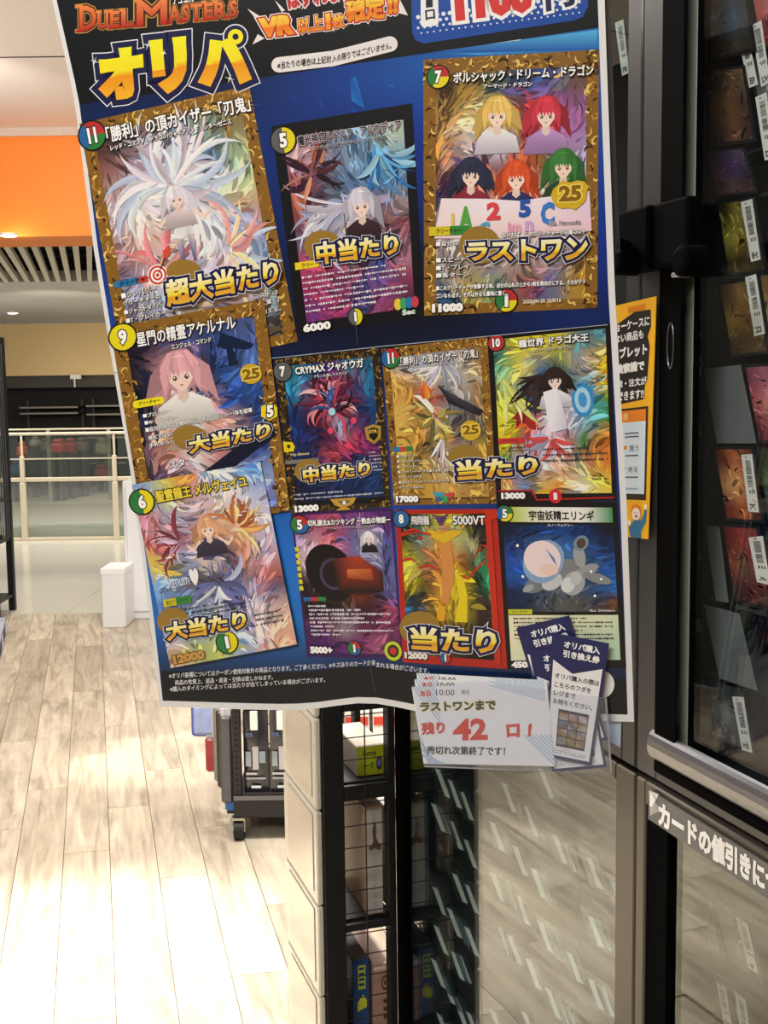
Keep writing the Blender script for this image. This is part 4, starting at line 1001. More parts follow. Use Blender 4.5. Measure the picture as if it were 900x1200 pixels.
gold = lambda top, mid, low, dark: (lambda v: hx(top) if v < .15 else mixc(hx(top), hx(mid), (v - .15) / .4) if v < .55 else mixc(hx(low), hx(dark), (v - .55) / .45) )
PRIZE = lambda v: mixc(hx('fffce0'), hx('f8e040'), min(v / .55, 1)) if v < .62 else mixc(hx('e09a20'), hx('e8b840'), (v - .62) / .38)
def lettering(name, s, quad, col, L, outline=(), bold=.05, grad=None, label=None, box=None):
    pm = PM(psurf); pm.text(s, quad, col, L, bold=bold, outline=outline, grad=grad, box=box); return pm.build(name, PG, poster, label=label)

# ---- headline
base = lambda x: 36.5 - (x - 92) * .09
pm = PM(psurf)
lg = [('D', 93, 113, 1), ('U', 114, 127, 0), ('E', 129, 140, 0), ('L', 142, 157, 0), ('M', 160, 196, 1), ('A', 197, 212, 0), ('S', 213, 222, 0), ('T', 223, 237, 0), ('E', 239, 250, 0), ('R', 251, 266, 0), ('S', 268, 278, 0)]
for pas in (0, 1):
    for ch, a, c, big in lg:
        h = 29 if big else 20; y0, y1 = base(a), base(c)
        col = lambda v: mixc(hx('f08848'), hx('b82818'), min(max(v, 0), 1))
        q = [(a, y0 - h), (c, y1 - h), (c, y1), (a, y0)]
        if pas: pm.text(ch, q, 'd04028', .0008, bold=.03 if big else .04, grad=col)
        else: pm.text(ch, q, 'd04028', .0004, bold=.03 if big else .04, outline=[(.075, 'c89848'), (.045, '5a1c10')])
        # serifs
        sr = {'D': [(0, 0), (0, 1)], 'U': [(.1, 0), (.9, 0)], 'E': [(0, 0), (0, 1)], 'L': [(.05, 0), (.05, 1)], 'M': [(.05, 0), (.95, 0), (.05, 1), (.95, 1)], 'A': [(.05, 1), (.95, 1)], 'T': [(.5, 1)], 'R': [(.05, 0), (.05, 1), (.98, 1)], 'S': []}[ch]
        for (u, v) in sr:
            x = a + (c - a) * u; y = base(x) - h * (1 - v); wd_ = 4.2 if big else 3.0; hh = 1.3
            o_ = 0 if pas else 1.0
            pm.poly([(x - wd_ - o_, y - hh - o_), (x + wd_ + o_, y - hh - o_ - wd_ * .15), (x + wd_ + o_, y + hh + o_), (x - wd_ - o_, y + hh + o_ + .3)], ('b82818' if v else 'f08848') if pas else 'c89848', .00085 if pas else .00038)
pm.build('logo_lettering', PG, poster, label='red serif logo lettering with gold edge')
lettering('kana_line', 'デュエル・マスターズ', [(202, -7), (268, -14), (268, -3), (202, 6)], 'ffffff', .0005, bold=.02)
YO = lambda v: hx('f8f020') if v < .5 else mixc(hx('f8c828'), hx('e88810'), (v - .5) / .5)
YO2 = lambda v: mixc(hx('f8f428'), hx('f8e020'), v / .55) if v < .55 else mixc(hx('f09818'), hx('f8b828'), (v - .55) / .45)
for s_, q in (('オ', [(110, 60), (167, 53), (170, 112), (117, 121)]), ('リ', [(174, 47), (218, 42), (222, 106), (181, 113)]), ('ハ', [(228, 47), (290, 41), (296, 98), (232, 103)])):
    pm = PM(psurf); pm.text(s_, q, 'f8e020', .0008, bold=.085, outline=[(.13, 'e8e8f0'), (.11, '1a1c48')]); pm.build('headline_outline', PG, poster)
    pm = PM(psurf); pm.text(s_, q, 'f8e020', .0013, bold=.085, grad=YO2); pm.build('headline_character', PG, poster)
pm = PM(psurf); UQ = [(0, 0), (1, 0), (1, 1), (0, 1)]
for r_, c, L in ((15, 'e8e8f0', .0010), (13.5, '1a1c48', .0012), (9.0, 'f8ec20', .0016), (3.6, '1a1c48', .0018)): pm.ell(UQ, 276, 43, r_, r_, c, L, 24)
pm.build('headline_ring', PG, poster)
pm = PM(psurf)
for x, y, r_ in ((111, 72, 6), (173, 53, 6), (192, 62, 3.5), (269, 92, 6)):
    for k in range(4):
        a = k * pi / 2 + .3; pm.poly([(x + cos(a) * r_, y + sin(a) * r_), (x + cos(a + .8) * .8, y + sin(a + .8) * .8), (x, y), (x + cos(a - .8) * .8, y + sin(a - .8) * .8)], 'ffffff', .002)
pm.build('sparkle', PG, poster)
# ---- middle headline
RD = [(.10, 'f4f0ee'), (.06, 'c02828')]
lettering('headline_characters', 'はずれなし', [(335, -12), (412, -23), (414, 0), (338, 12)], 'c83038', .0006, outline=[(.07, 'f0e0e0')], bold=.05)
pm = PM(psurf)
for tri in (((290, 10), (306, 20), (303, 26)), ((296, 52), (302, 40), (310, 45)), ((467, -4), (478, 18), (462, 14)), ((322, 0), (334, 12), (330, 14))): pm = PM(psurf); pm.poly(list(tri), 'f0e8e4', .0005); pm.build('burst_ray', PG, poster)
OG = lambda v: mixc(hx('f8d850'), hx('f8b030'), v / .5) if v < .5 else mixc(hx('f07820'), hx('f09a28'), (v - .5) / .5)
for s_, q, bd in (('VR', [(302, 22), (345, 15), (346, 40), (304, 45)], .08), ('以上', [(348, 22), (378, 17), (379, 36), (349, 40)], .04), ('1', [(381, 16), (387, 15), (388, 34), (382, 35)], .07), ('枚', [(389, 18), (404, 15), (404, 32), (390, 34)], .05), ('確定', [(404, 0), (451, -7), (452, 22), (406, 28)], .05), ('!!', [(453, -8), (468, -11), (466, 16), (455, 17)], .07)):
    pm = PM(psurf); pm.text(s_, q, 'f8c030', .0007, bold=bd, outline=RD); pm.build('slogan_outline', PG, poster)
    pm = PM(psurf); pm.text(s_, q, 'f8c030', .0012, bold=bd, grad=OG); pm.build('slogan_characters', PG, poster)
# pill
def capsule(pm, a, b_, r_, col, L, n=10):
    dx, dy = b_[0] - a[0], b_[1] - a[1]; an = math.atan2(dy, dx); pts = []
    for k in range(n + 1): t_ = an + pi / 2 + pi * k / n; pts.append((a[0] + cos(t_) * r_, a[1] + sin(t_) * r_))
    for k in range(n + 1): t_ = an - pi / 2 + pi * k / n; pts.append((b_[0] + cos(t_) * r_, b_[1] + sin(t_) * r_))
    pm.poly(pts, col, L)
pm = PM(psurf); capsule(pm, (327, 76), (358, 72.3), 9, 'ece8e8', .0005); capsule(pm, (356, 72.5), (390, 68.5), 9, 'ece8e8', .00053); capsule(pm, (388, 69), (422, 60.5), 9, 'ece8e8', .00056); capsule(pm, (420, 61), (457, 51.5), 9, 'ece8e8', .00059); pm.build('caption_pill', PG, poster)
lettering('caption', '※当たりの場合は上記封', [(325, 72.5), (388, 64.5), (388, 73.5), (325, 81.5)], '202028', .001, bold=.01)
lettering('caption', '入の限りではございません。', [(389, 64.5), (459, 48.5), (459, 57), (389, 73.5)], '202028', .001, bold=.01)
# price box
pm = PM(psurf); bx = [(481, -26), (690, -52), (687, 14), (489, 48)]
pts = [(481, -26), (690, -52), (689, 8), (683, 20), (672, 24), (497, 51), (487, 47), (483, 38)]
pm.poly(pts, '1c4ca4', .0005)
for i in range(40):
    for j in range(4):
        x = 490 + i * 7.4 + (j % 2) * 3.7; y = -4 + j * 6.4 - (x - 490) * .13 + 24
        if x < 682 and y < 44 - (x - 490) * .13: pm.ell([(0, 0), (1, 0), (1, 1), (0, 1)], x, y, 2.6 - .5 * j, 2.6 - .5 * j, 'e8ecf4', .0007, 8)
pm.build('price_box', PG, poster, label='blue box with white dots')
pm = PM(psurf); pm.poly([(493, -22), (513, -25), (514, 27), (510, 30), (496, 32), (493, 29)], 'f4f4f6', .0009); pm.text('1', [(499, -8), (507, -9), (507, 8), (499, 9)], '202438', .0012, bold=.04); pm.text('口', [(498, 12), (509, 10.5), (510, 22), (499, 24)], '202438', .0012, bold=.03); pm.build('price_unit', PG, poster)
pm = PM(psurf); pm.text('1100', [(531, -16), (623, -28), (626, 14), (534, 26)], 'd83838', .001, bold=.07, outline=[(.09, 'f8f8f8')]); pm.build('price_digits', PG, poster, label='red price digits with white edge')
pm = PM(psurf); pm.text('円', [(638, -20), (672, -26), (674, 6), (640, 14)], '202850', .001, bold=.05, outline=[(.09, 'f8f8f8')]); pm.build('price_unit', PG, poster)

# ---- card prints
def ticks(pm, q, seed, L, u0, v0, u1, v1, rows, col='e8e8e8', h=.35):
    """lines of tiny unreadable rules text"""
    r_ = random.Random(seed); dv = (v1 - v0) / rows
    for k in range(rows):
        u = u0; end = u1 if k % 3 else u0 + (u1 - u0) * r_.uniform(.5, 1)
        while u < end:
            wd = r_.uniform(.008, .02); hh = dv * h * r_.uniform(.6, 1.1)
            pm.poly(sub(q, u, v0 + dv * k + (dv * h - hh) * .5, u + wd, v0 + dv * k + hh), col, L); u += wd + r_.uniform(.003, .008) + (.02 if r_.random() < .08 else 0)
def ornate(pm, q, seed, L, wd=.07, top=.07, pal=('b88838', '38260e', 'f0cc70', '8a6226')):
    r_ = random.Random(seed)
    for a in ((0, 0, 1, top), (0, 0, wd, 1), (1 - wd, 0, 1, 1), (0, 1 - top * .55, 1, 1)): pm.grid(sub(q, *a), pal[3], L, 4, 6)
    for k in range(330):
        side = r_.random()
        if side < .28: u, v = r_.uniform(0, 1), r_.uniform(0, top)
        elif side < .58: u, v = r_.uniform(0, wd), r_.uniform(0, 1)
        elif side < .88: u, v = 1 - r_.uniform(0, wd), r_.uniform(0, 1)
        else: u, v = r_.uniform(0, 1), 1 - r_.uniform(0, top * .55)
        a = r_.uniform(0, 6.28); ra = r_.uniform(.012, .03); sw = r_.uniform(1.2, 3); th_ = r_.uniform(.003, .008); c = r_.choice([pal[0], pal[0], pal[1], pal[2]])
        o_, i_ = [], []
        for j in range(6):
            b_ = a + sw * j / 5; ww = th_ * math.sin(pi * (j + .3) / 5.6)
            for lst, rr in ((o_, ra + ww), (i_, ra - ww)):
                lst.append((min(max(u + cos(b_) * rr, 0), 1), min(max(v + sin(b_) * rr * .72, 0), 1)))
        for j in range(5): pm.poly([bil(q, *p) for p in (o_[j], o_[j + 1], i_[j + 1], i_[j])], c, L + .00002 + k * 3e-6)
PIE = {'U': '2868a8', 'R': 'c03030', 'G': '2c8040', 'Y': 'e8d820', 'K': '606064'}
def badge(q, cu, cv, r_, cols, num, L, sc=1.0, down=False):
    pm = PM(psurf); ry = r_ * .715
    pm.ell(q, cu, cv, r_ * 1.12, ry * 1.12, '181818', L, 24)
    n = len(cols)
    for k, c in enumerate(cols):
        if n == 1: pm.ell(q, cu, cv, r_, ry, PIE[c], L + .0001, 24)
        else:
            a0 = -pi / 2 - (pi if n == 2 else 2.6) + 2 * pi * k / n; pm.ell(q, cu, cv, r_, ry, PIE[c], L + .0001, 12, a0, a0 + 2 * pi / n, hub=True)
    w_ = r_ * sum(.17 if ch == '1' else .32 for ch in num)
    pm.text(num, sub(q, cu - w_, cv - ry * .58, cu + w_, cv + ry * .58), 'ffffff', L + .0003, bold=.05, outline=[(.06, '202020')])
    return pm
def figure(pm, q, u, v, s, hair, skin, cloth, L, seed=0):
    """a generic painted bust: hair mass, head, shoulders"""
    r_ = random.Random(seed); A = .72
    P = lambda x, y: bil(q, u + x * s, v + y * s * A)
    for sx in (-1, 1):                               # long back hair
        for k in range(5):
            x = sx * (.5 + .2 * k); y2 = r_.uniform(.9, 1.9); pm.poly([P(x * .5, -.7), P(x, -.1), P(x + sx * r_.uniform(.1, .5), y2), P(x * .6, .5)], clampc(hx(hair), r_.uniform(.5, 1.0)), L + k * 3e-6)
    pm.ell(q, u, v - .12 * s * A, .88 * s, .92 * s * A, clampc(hx(hair), .8), L + .00002, 18)
    pm.poly([P(-1.4, 2.3), P(-1.15, 1.35), P(-.35, .9), P(.35, .9), P(1.15, 1.35), P(1.4, 2.3)], [clampc(hx(cloth), .6), clampc(hx(cloth), .9), hx(cloth), clampc(hx(cloth), 1.2), hx(cloth), clampc(hx(cloth), .6)], L + .00003)
    pm.poly([P(-.2, .6), P(.2, .6), P(.26, 1.1), P(0, 1.3), P(-.26, 1.1)], clampc(hx(skin), .85), L + .00006)
    pm.poly([P(-.56, -.15), P(.56, -.15), P(.5, .35), P(.22, .7), P(0, .8), P(-.22, .7), P(-.5, .35)], skin, L + .0001)
    for sx in (-1, 1):
        pm.ell(q, u + sx * .26 * s, v + .2 * s * A, .1 * s, .11 * s * A, '4a3028', L + .00013, 8)
        pm.ell(q, u + sx * .28 * s, v + .17 * s * A, .035 * s, .04 * s * A, 'ffffff', L + .00015, 6)
    pm.poly([P(-.08, .5), P(.08, .5), P(0, .58)], 'a04848', L + .00013)
    for k in range(8):                               # fringe
        x = -.7 + .2 * k; pm.poly([P(x * .5 - .08, -.95), P(x - .17, -.25), P(x * .95 + .02, .08 + .1 * abs(x) + r_.uniform(-.06, .12)), P(x + .17, -.3), P(x * .5 + .1, -.95)], clampc(hx(hair), r_.uniform(.85, 1.3)), L + .00016 + k * 3e-6)
    for sx in (-1, 1): pm.poly([P(sx * .62, -.5), P(sx * .9, 0), P(sx * .78, 1.0), P(sx * .56, .3)], clampc(hx(hair), 1.1), L + .0002)
    pm.poly([P(-.35, -.72), P(.1, -.8), P(.35, -.66), P(.1, -.7)], clampc(hx(hair), 1.7), L + .00022)
def wisps(pm, q, u, v, cols, n, L, seed, a0=0, a1=6.28, ln=(.18, .42), wd=.02, curl=1.6):
    """long curling ribbons that sweep outward"""
    r_ = random.Random(seed)
    for k in range(n):
        a = a0 + (a1 - a0) * r_.random(); l_ = r_.uniform(*ln); c = r_.uniform(-curl, curl); x, y = u + cos(a) * .03, v + sin(a) * .02; w0 = wd * r_.uniform(.4, 1.2); col = clampc(hx(r_.choice(cols)), r_.uniform(.75, 1.25)); col2 = clampc(col, r_.choice([.7, 1.4])); prev = None
        for j in range(11):
            t = j / 10; ww = w0 * math.sin(pi * min(.12 + t * .88, 1)); nx_, ny_ = -sin(a) * ww, cos(a) * ww * .72
            cl = lambda p: (min(max(p[0], .0), 1), min(max(p[1], .0), 1))
            cur = (cl((x + nx_, y + ny_)), cl((x - nx_, y - ny_)))
            if prev: pm.poly([bil(q, *prev[0]), bil(q, *cur[0]), bil(q, *cur[1]), bil(q, *prev[1])], [col, col, col2, col2], L + k * 4e-6)
            prev = cur; a += c / 10 + (.08 if t > .6 else 0) * (1 if c > 0 else -1); x += cos(a) * l_ / 10; y += sin(a) * l_ / 10 * .72
def body(pm, q, u, v, s, cloth, skin, legs, L):
    A = .72; P = lambda x, y: bil(q, u + x * s, v + y * s * A)
    for sx in (-1, 1):
        pm.poly([P(sx * .1, 2.6), P(sx * .62, 2.5), P(sx * .75, 3.8), P(sx * .55, 5.0), P(sx * .35, 5.0), P(sx * .25, 3.8)], [hx(skin), hx(skin), hx(legs), clampc(hx(legs), .7), clampc(hx(legs), .7), hx(legs)], L)
        pm.poly([P(sx * .7, 1.0), P(sx * 1.0, 1.0), P(sx * 1.9, 1.7), P(sx * 2.5, 1.1), P(sx * 2.3, 1.6), P(sx * 1.8, 2.1)], skin, L + .00001)
    pm.poly([P(-.65, .95), P(.65, .95), P(.42, 1.8), P(1.1, 3.1), P(.3, 2.9), P(-.2, 3.2), P(-1.1, 3.0), P(-.42, 1.8)], [hx(cloth), hx(cloth), clampc(hx(cloth), .8), clampc(hx(cloth), 1.1), clampc(hx(cloth), .75), hx(cloth), clampc(hx(cloth), 1.1), clampc(hx(cloth), .8)], L + .00002)
    pm.poly([P(-.45, 1.72), P(.45, 1.72), P(.48, 1.92), P(-.48, 1.92)], clampc(hx(cloth), .35), L + .00004)
def flat(c): return lambda v: hx(c)
CL0 = .0004
def card(q, rows, seed, label, frame=None, art=(.07, .06, .93, .96), n=200, base=None, layer=0.0, size=1.0, extra=None, base_col='101014', swirl=2.2):
    L = CL0 + layer
    pm = PM(psurf); pm.grid(q, base_col, L, 6, 8)
    if frame: ornate(pm, q, seed, L + .0001, *frame)
    c = pm.build('card_print', PG, poster, label=label)
    pm = PM(psurf); painting(pm, sub(q, *art), rows, L + (.00035 if frame else .00012), seed, n, size, swirl)
    if extra: extra(pm, L + .0013 if frame else L + .0011)
    pm.build('artwork', PG, c); return c
def ctext(c, name, s, q, box, col, L, bold=.02, outline=(), grad=None, skew=0.0):
    u0, v0, u1, v1 = box
    pm = PM(psurf); pm.text(s, sub(q, u0, v0, u1, v1), col, L, bold=bold, outline=outline, grad=grad); return pm.build(name, PG, c)
TL_ = .0026
BO = [(.06, '181414')]
G1 = (.075, .075)
q1 = [(93, 145), (292, 100), (349, 400), (147, 443)]
c = card(q1, ['3b2c2a 5a4a4a 8a6a70 6a7aa0 5a7a70 8a7040', 'a06860 b8b0d0 d8d0e8 e0c8d8 6080b0 90a888', 'c0b0b8 e8e8f4 f0eef8 e8e0f0 b0c8e8 d8d8a0', 'b89898 e0c8b0 e0c8c8 f0e8ee d8dcf0 c09880', '806068 d8a0a0 e0d0e0 f4eef4 b8c0e0 8890c0', '9090b8 d0d8ee e8b8c0 d8d0e8 f0b0b0 b0c8e8', '584040 b8b8d8 a09060 706080 d0a8a8 a8c8e0', '70889a 8aa0a8 a0a090 907850 605040 302c28'], 21, 'largest gold-framed card print, pale winged scene', G1, n=420, size=.8,
    extra=lambda pm, L: (wisps(pm, q1, .45, .32, ['eef0f8', 'd8e0f4', 'e8d8e8', 'c8d4f0'], 46, L - .0003, 1, -2.9, .9, (.25, .5), .022, 2.2), wisps(pm, q1, .30, .62, ['f0b0a8', 'e88890', 'f4d0b8', 'd87078'], 16, L - .0002, 2, -2.5, .5, (.15, .3), .016), wisps(pm, q1, .70, .60, ['f4c8a8', 'f0d8a0', 'e8a0a0', 'b8c8f0'], 16, L - .0002, 3, -1.6, 1.4, (.15, .35), .018), body(pm, q1, .48, .36, .07, 'f0ecf2', 'f4d8cc', '7078a8', L - .00008), figure(pm, q1, .47, .36, .07, 'e4dce8', 'f4d8cc', 'd8c8cc', L, 3)))
badge(q1, .06, .055, .075, 'URG', '11', .0017).build('cost_badge', PG, c)
ctext(c, 'card_title', '「勝利」の頂カイザー「刃鬼」', q1, (.14, .035, .985, .098), 'ffffff', TL_, .025, BO)
ctext(c, 'card_subtitle', 'レッド・コマンド・ドラゴン/ジャイアント・ハンター/ゼニス', q1, (.15, .107, .86, .13), 'ffffff', TL_, .03, [(.09, '181414')])
pm = PM(psurf); pm.poly(sub(q1, .03, .628, .17, .652), '2878b0', .0019); pm.poly(sub(q1, .17, .628, .25, .652), 'c84838', .0019); pm.poly(sub(q1, .25, .628, .33, .652), '2c8848', .0019); pm.text('クリーチャー', sub(q1, .06, .632, .24, .648), '181010', TL_, .02); pm.build('type_strip', PG, c)
ctext(c, 'rules_text', '■シンパシー', q1, (.06, .675, .26, .697), 'ffffff', TL_, .02, BO); ctext(c, 'rules_text', 'クリーチャーの', q1, (.06, .708, .28, .728), 'ffffff', TL_, .02, BO); ctext(c, 'rules_text', '■ジャストダイバー', q1, (.06, .741, .30, .761), 'ffffff', TL_, .02, BO); ctext(c, 'rules_text', '■T・ブレイカー', q1, (.06, .774, .29, .794), 'ffffff', TL_, .02, BO)
for s_, v in (('グレイト10', .755), ('コスト10', .787), ('下に置く)', .819), ('を与える。', .851)): ctext(c, 'rules_text', s_, q1, (.80, v, .94, v + .02), 'e8e8e8', TL_, .02, [(.05, '202020')])
# target with arrow
pm = PM(psurf); 
for r_, cc, L in ((.058, 'ffffff', .0020), (.052, 'd84030', .0021), (.040, 'ffffff', .0022), (.029, 'd84030', .0023), (.018, 'ffffff', .0024), (.010, 'd84030', .0025)): pm.ell(q1, .285, .637, r_, r_ * .715, cc, L, 20)
pm.poly([bil(q1, .285, .637), bil(q1, .34, .574), bil(q1, .35, .581)], '803028', .0027); pm.poly([bil(q1, .335, .581), bil(q1, .34, .549), bil(q1, .38, .534), bil(q1, .385, .559), bil(q1, .355, .581)], 'd85038', .0026)
pm.build('target_emblem', PG, c, label='red and white target pierced by an arrow')

q2 = [(318, 148), (483, 121), (497, 371), (350, 392)]
c = card(q2, ['c8a8b0 b890a0 8890a8 6890b8 98b8c8 b8c8b8', '905060 6a4a60 707a9a 88a8c8 2a68a0 7aa8c0', 'a05848 4a3a50 283048 5a80a8 3070a8 5a88b0', '804040 603848 90a0c0 c8c8e0 704858 a89090', '4a5880 a8a8c8 d8d0e0 e8c8b8 5a3848 904858', 'c04868 803858 a04858 504070 384880 c090a0', 'a03060 502850 783858 403060 284890 904060', '6a3078 b04070 502860 284880 a84870 582848'], 22, 'black-framed card print, violet and blue scene', None, (.075, .07, .93, .95), n=320, size=.8, base_col='121016',
    extra=lambda pm, L: (wisps(pm, q2, .48, .42, ['c8c8dc', 'a8a8c8', 'e0dcec'], 16, L - .0003, 4, 2.5, 3.4, (.3, .5), .022, 1.2), wisps(pm, q2, .75, .2, ['2868a8', '5898c8', '183c70', '98c8e0'], 18, L - .0003, 5, .4, 2.4, (.2, .4), .02), wisps(pm, q2, .25, .25, ['a04840', '502830', 'c88870', '301828'], 18, L - .0003, 6, 0, 6.28, (.1, .3), .018), figure)[-1](pm, q2, .58, .43, .11, 'c8c4d4', 'f4d8cc', '3c2830', L, 5))
badge(q2, .07, .075, .085, 'KY', '5', .0017).build('cost_badge', PG, c)
ctext(c, 'card_title', '魔光神官ルドルフ・アルカディア', q2, (.17, .065, .91, .115), '181018', TL_, .02, [(.05, 'e0d0d8')])
ctext(c, 'card_subtitle', 'エンジェル・コマンド/デーモン・コマンド/ナイト', q2, (.28, .125, .80, .145), '282028', TL_, .02, [(.05, 'e0d8e0')])
pm = PM(psurf); pm.poly(sub(q2, .04, .66, .22, .695), 'f0d028', .0018); pm.text('クリー', sub(q2, .09, .667, .18, .688), '201810', TL_); pm.build('type_strip', PG, c)
pm = PM(psurf); ticks(pm, q2, 5, .0018, .08, .73, .88, .92, 7, 'e8e0ec', .4); pm.build('rules_text', PG, c, kind='stuff')
ctext(c, 'power_number', '6000', q2, (.04, .955, .26, .995), 'ffffff', TL_, .06, BO)
badge(q2, .46, .955, .055, 'KY', '1', .0017).build('mana_badge', PG, c)
ctext(c, 'rarity_mark', 'Sec', q2, (.83, .955, .93, .98), 'f0f0f0', TL_, .04, [(.08, '3a8060')])
pm = PM(psurf)
for k, cc in enumerate(('e8d040', '40a860', '2878b8', 'c84050')): pm.ell(q2, .80 + .045 * k, .925, .03, .028, cc, .0018 + k * .0001, 12)
pm.build('rarity_emblem', PG, c)

q3 = [(496, 70), (702, 58), (700, 361), (497, 370)]
def ex3(pm, L):
    figure(pm, q3, .42, .225, .095, 'e8c068', 'fbe0d0', 'ece6f2', L, 1); figure(pm, q3, .70, .235, .095, 'c83848', 'f4dcd0', 'b890c8', L, 2)
    figure(pm, q3, .27, .455, .09, '2c3048', 'f8dcd0', '8c2c40', L + .0002, 3); figure(pm, q3, .53, .475, .09, 'd8542c', 'fbe0d0', '303060', L + .0004, 4); figure(pm, q3, .80, .44, .09, '3c7838', 'f8dcc8', '2c4830', L + .0002, 5)
    pm.poly([bil(q3, *p) for p in ((.10, .545), (.35, .555), (.55, .57), (.95, .545), (.965, .70), (.5, .715), (.06, .70))], [hx(x) for x in ('f6e4ec', 'f4ecf4', 'f8ecf4', 'ead8f0', 'f0c8d4', 'f8e0ec', 'f4dcd8')], L + .0007)
c = card(q3, ['5a3c20 806828 305048 384878 305090 6a5030', 'b89050 e8c880 f0d890 703030 c83838 9860a0', 'b87840 f0e4e8 e8e0ec 301818 c84040 b890d0', '301838 483060 702838 d06038 304028 3a8848', '202848 b84048 f0a878 e06838 e8d0c0 387838', 'f0e0e8 f0e8f0 e8dcec f0e4f0 e0d4ec e0c8d0', '908068 a89088 c0a8b0 b09888 988088 706050', '285880 c0a848 388870 a03840 3068a0 b08830'], 23, 'gold-framed card print with a row of coloured busts over a pink banner', (.075, .08), n=380, size=.7, extra=ex3)
badge(q3, .085, .07, .06, 'GRY', '7', .0018).build('cost_badge', PG, c)
ctext(c, 'card_title', 'ボルシャック・ドリーム・ドラゴン', q3, (.17, .055, .97, .10), 'ffffff', TL_ + .0006, .03, BO)
ctext(c, 'card_subtitle', 'アーマード・ドラゴン', q3, (.34, .108, .62, .127), 'ffffff', TL_ + .0006, .03, BO)
pm = PM(psurf)
for s_, bx_, cc in (('i', (.155, .605, .175, .66), 'e8c858'), ('A', (.20, .58, .28, .67), '58a848'), ('2', (.36, .57, .44, .64), 'e04850'), ('5', (.545, .565, .615, .635), '3058b0'), ('C', (.67, .58, .75, .67), '3c80d0'), ('c', (.32, .645, .38, .69), '50a8c8'), ('im', (.48, .65, .56, .695), 'e8a8c0'), ('n', (.58, .65, .63, .69), 'd8a8e0')): pm.text(s_, sub(q3, *bx_), cc, .0034, bold=.05)
pm.build('banner_lettering', PG, c, label='hand-painted colourful letters and digits')
def anniv(c, q, u, v, s):
    pm = PM(psurf); r_ = random.Random(3)
    pts = [bil(q, u + cos(a) * s * (1 + .22 * r_.uniform(-1, 1)), v + sin(a) * s * .55 * (1 + .2 * r_.uniform(-1, 1))) for a in [2 * pi * k / 16 for k in range(16)]]
    pm.poly(pts, 'd8b028', .0036); pm.text('25', sub(q, u - s * .62, v - s * .34, u + s * .62, v + s * .26), '8a6410', .0038, bold=.05, outline=[(.07, 'f4dc60')]); pm.build('anniversary_emblem', PG, c, label='gold emblem reading 25')
anniv(c, q3, .84, .555, .105)
pm = PM(psurf); pm.poly(sub(q3, .03, .655, .15, .69), 'd8c828', .0034); pm.poly(sub(q3, .15, .655, .26, .69), '388838', .0034); pm.text('クリーチャー', sub(q3, .07, .663, .215, .683), '281408', .0036, .02); pm.build('type_strip', PG, c)
for s_, v, u1_ in (('■自分のマナ', .712, .26), ('■スピード', .775, .24), ('■T・ブレイ', .805, .26), ('■各ターン', .835, .26)): ctext(c, 'rules_text', s_, q3, (.07, v, u1_, v + .02), 'ffffff', .003, .02, BO)
ctext(c, 'rules_text', '■このクリーチャーが攻撃する時、自分の山札の上から1枚を表向きにする。それがドラ', q3, (.07, .885, .93, .905), 'ffffff', .003, .03, BO); ctext(c, 'rules_text', 'ゴンなら出す。それ以外なら墓地に置く。', q3, (.07, .915, .48, .935), 'ffffff', .003, .03, BO)
ctext(c, 'rules_text', 'なければ、このクリーチャーの召喚コスト', q3, (.45, .690, .93, .71), 'ffffff', .0036, .03, BO)
ctext(c, 'power_number', '11000', q3, (.045, .955, .225, .99), 'ffffff', .003, .08, BO)
badge(q3, .475, .955, .06, 'GRY', '1', .0018).build('mana_badge', PG, c)
ctext(c, 'illustrator_line', 'illus. Nemusuke', q3, (.72, .655, .90, .672), '201820', .0036, .01, [(.05, 'f0e0e8')])
ctext(c, 'set_number', '26SD1N SR 25/8/16', q3, (.57, .955, .79, .97), 'e8e0d0', .003, .03)

q4 = [(129, 384), (309, 350), (340, 598), (170, 630)]
def ex4(pm, L):
    figure(pm, q4, .40, .27, .15, 'd8a0a8', 'f4d4c8', 'f0ece8', L, 8)
    pm.poly([bil(q4, *p) for p in ((.66, .18), (.7, .12), (.9, .2), (.86, .22), (.76, .2), (.78, .28), (.72, .28), (.72, .2))], '102040', L + .0003)
    pm.poly([bil(q4, *p) for p in ((.08, .88), (.95, .57), (.97, .64), (.1, .95))], '0c1430', L + .0003)
c = card(q4, ['201830 282848 383868 384878 304880 4a5890', '18182e c89098 d8a8b0 303860 2a4a90 5070b0', '101828 d8a0a8 f0d0c0 304068 204080 3058a0', '182040 e0a8b0 f0d8c8 d8a0a0 203878 284888', '806070 c89058 f8f0ee c88868 e0b0a0 18306a', '403850 c88890 f0e8ee d08888 504870 203878', '182858 504060 806080 907050 7888c0 90a8d8', '183070 203880 a07088 d89098 d898a0 6878c0'], 24, 'gold-framed card print with a pink-haired bust on night blue', (.085, .085), (.09, .07, .92, .97), n=240, size=.8, extra=ex4, layer=.0031)
badge(q4, .07, .055, .085, 'Y', '9', .0050).build('cost_badge', PG, c)
ctext(c, 'card_title', '星門の精霊アケルナル', q4, (.155, .045, .80, .115), 'ffffff', .0053, .02, BO)
ctext(c, 'card_subtitle', 'エンジェル・コマンド', q4, (.37, .13, .63, .155), 'ffffff', .0053, .02, BO)
pm = PM(psurf); capsule(pm, (160, 474), (188, 469), 4.5, 'f0e020', .0052); pm.text('クリーチャー', [(162, 471), (187, 466.5), (187.5, 471.5), (162.5, 476)], '202010', .0054, .02); pm.build('type_strip', PG, c)
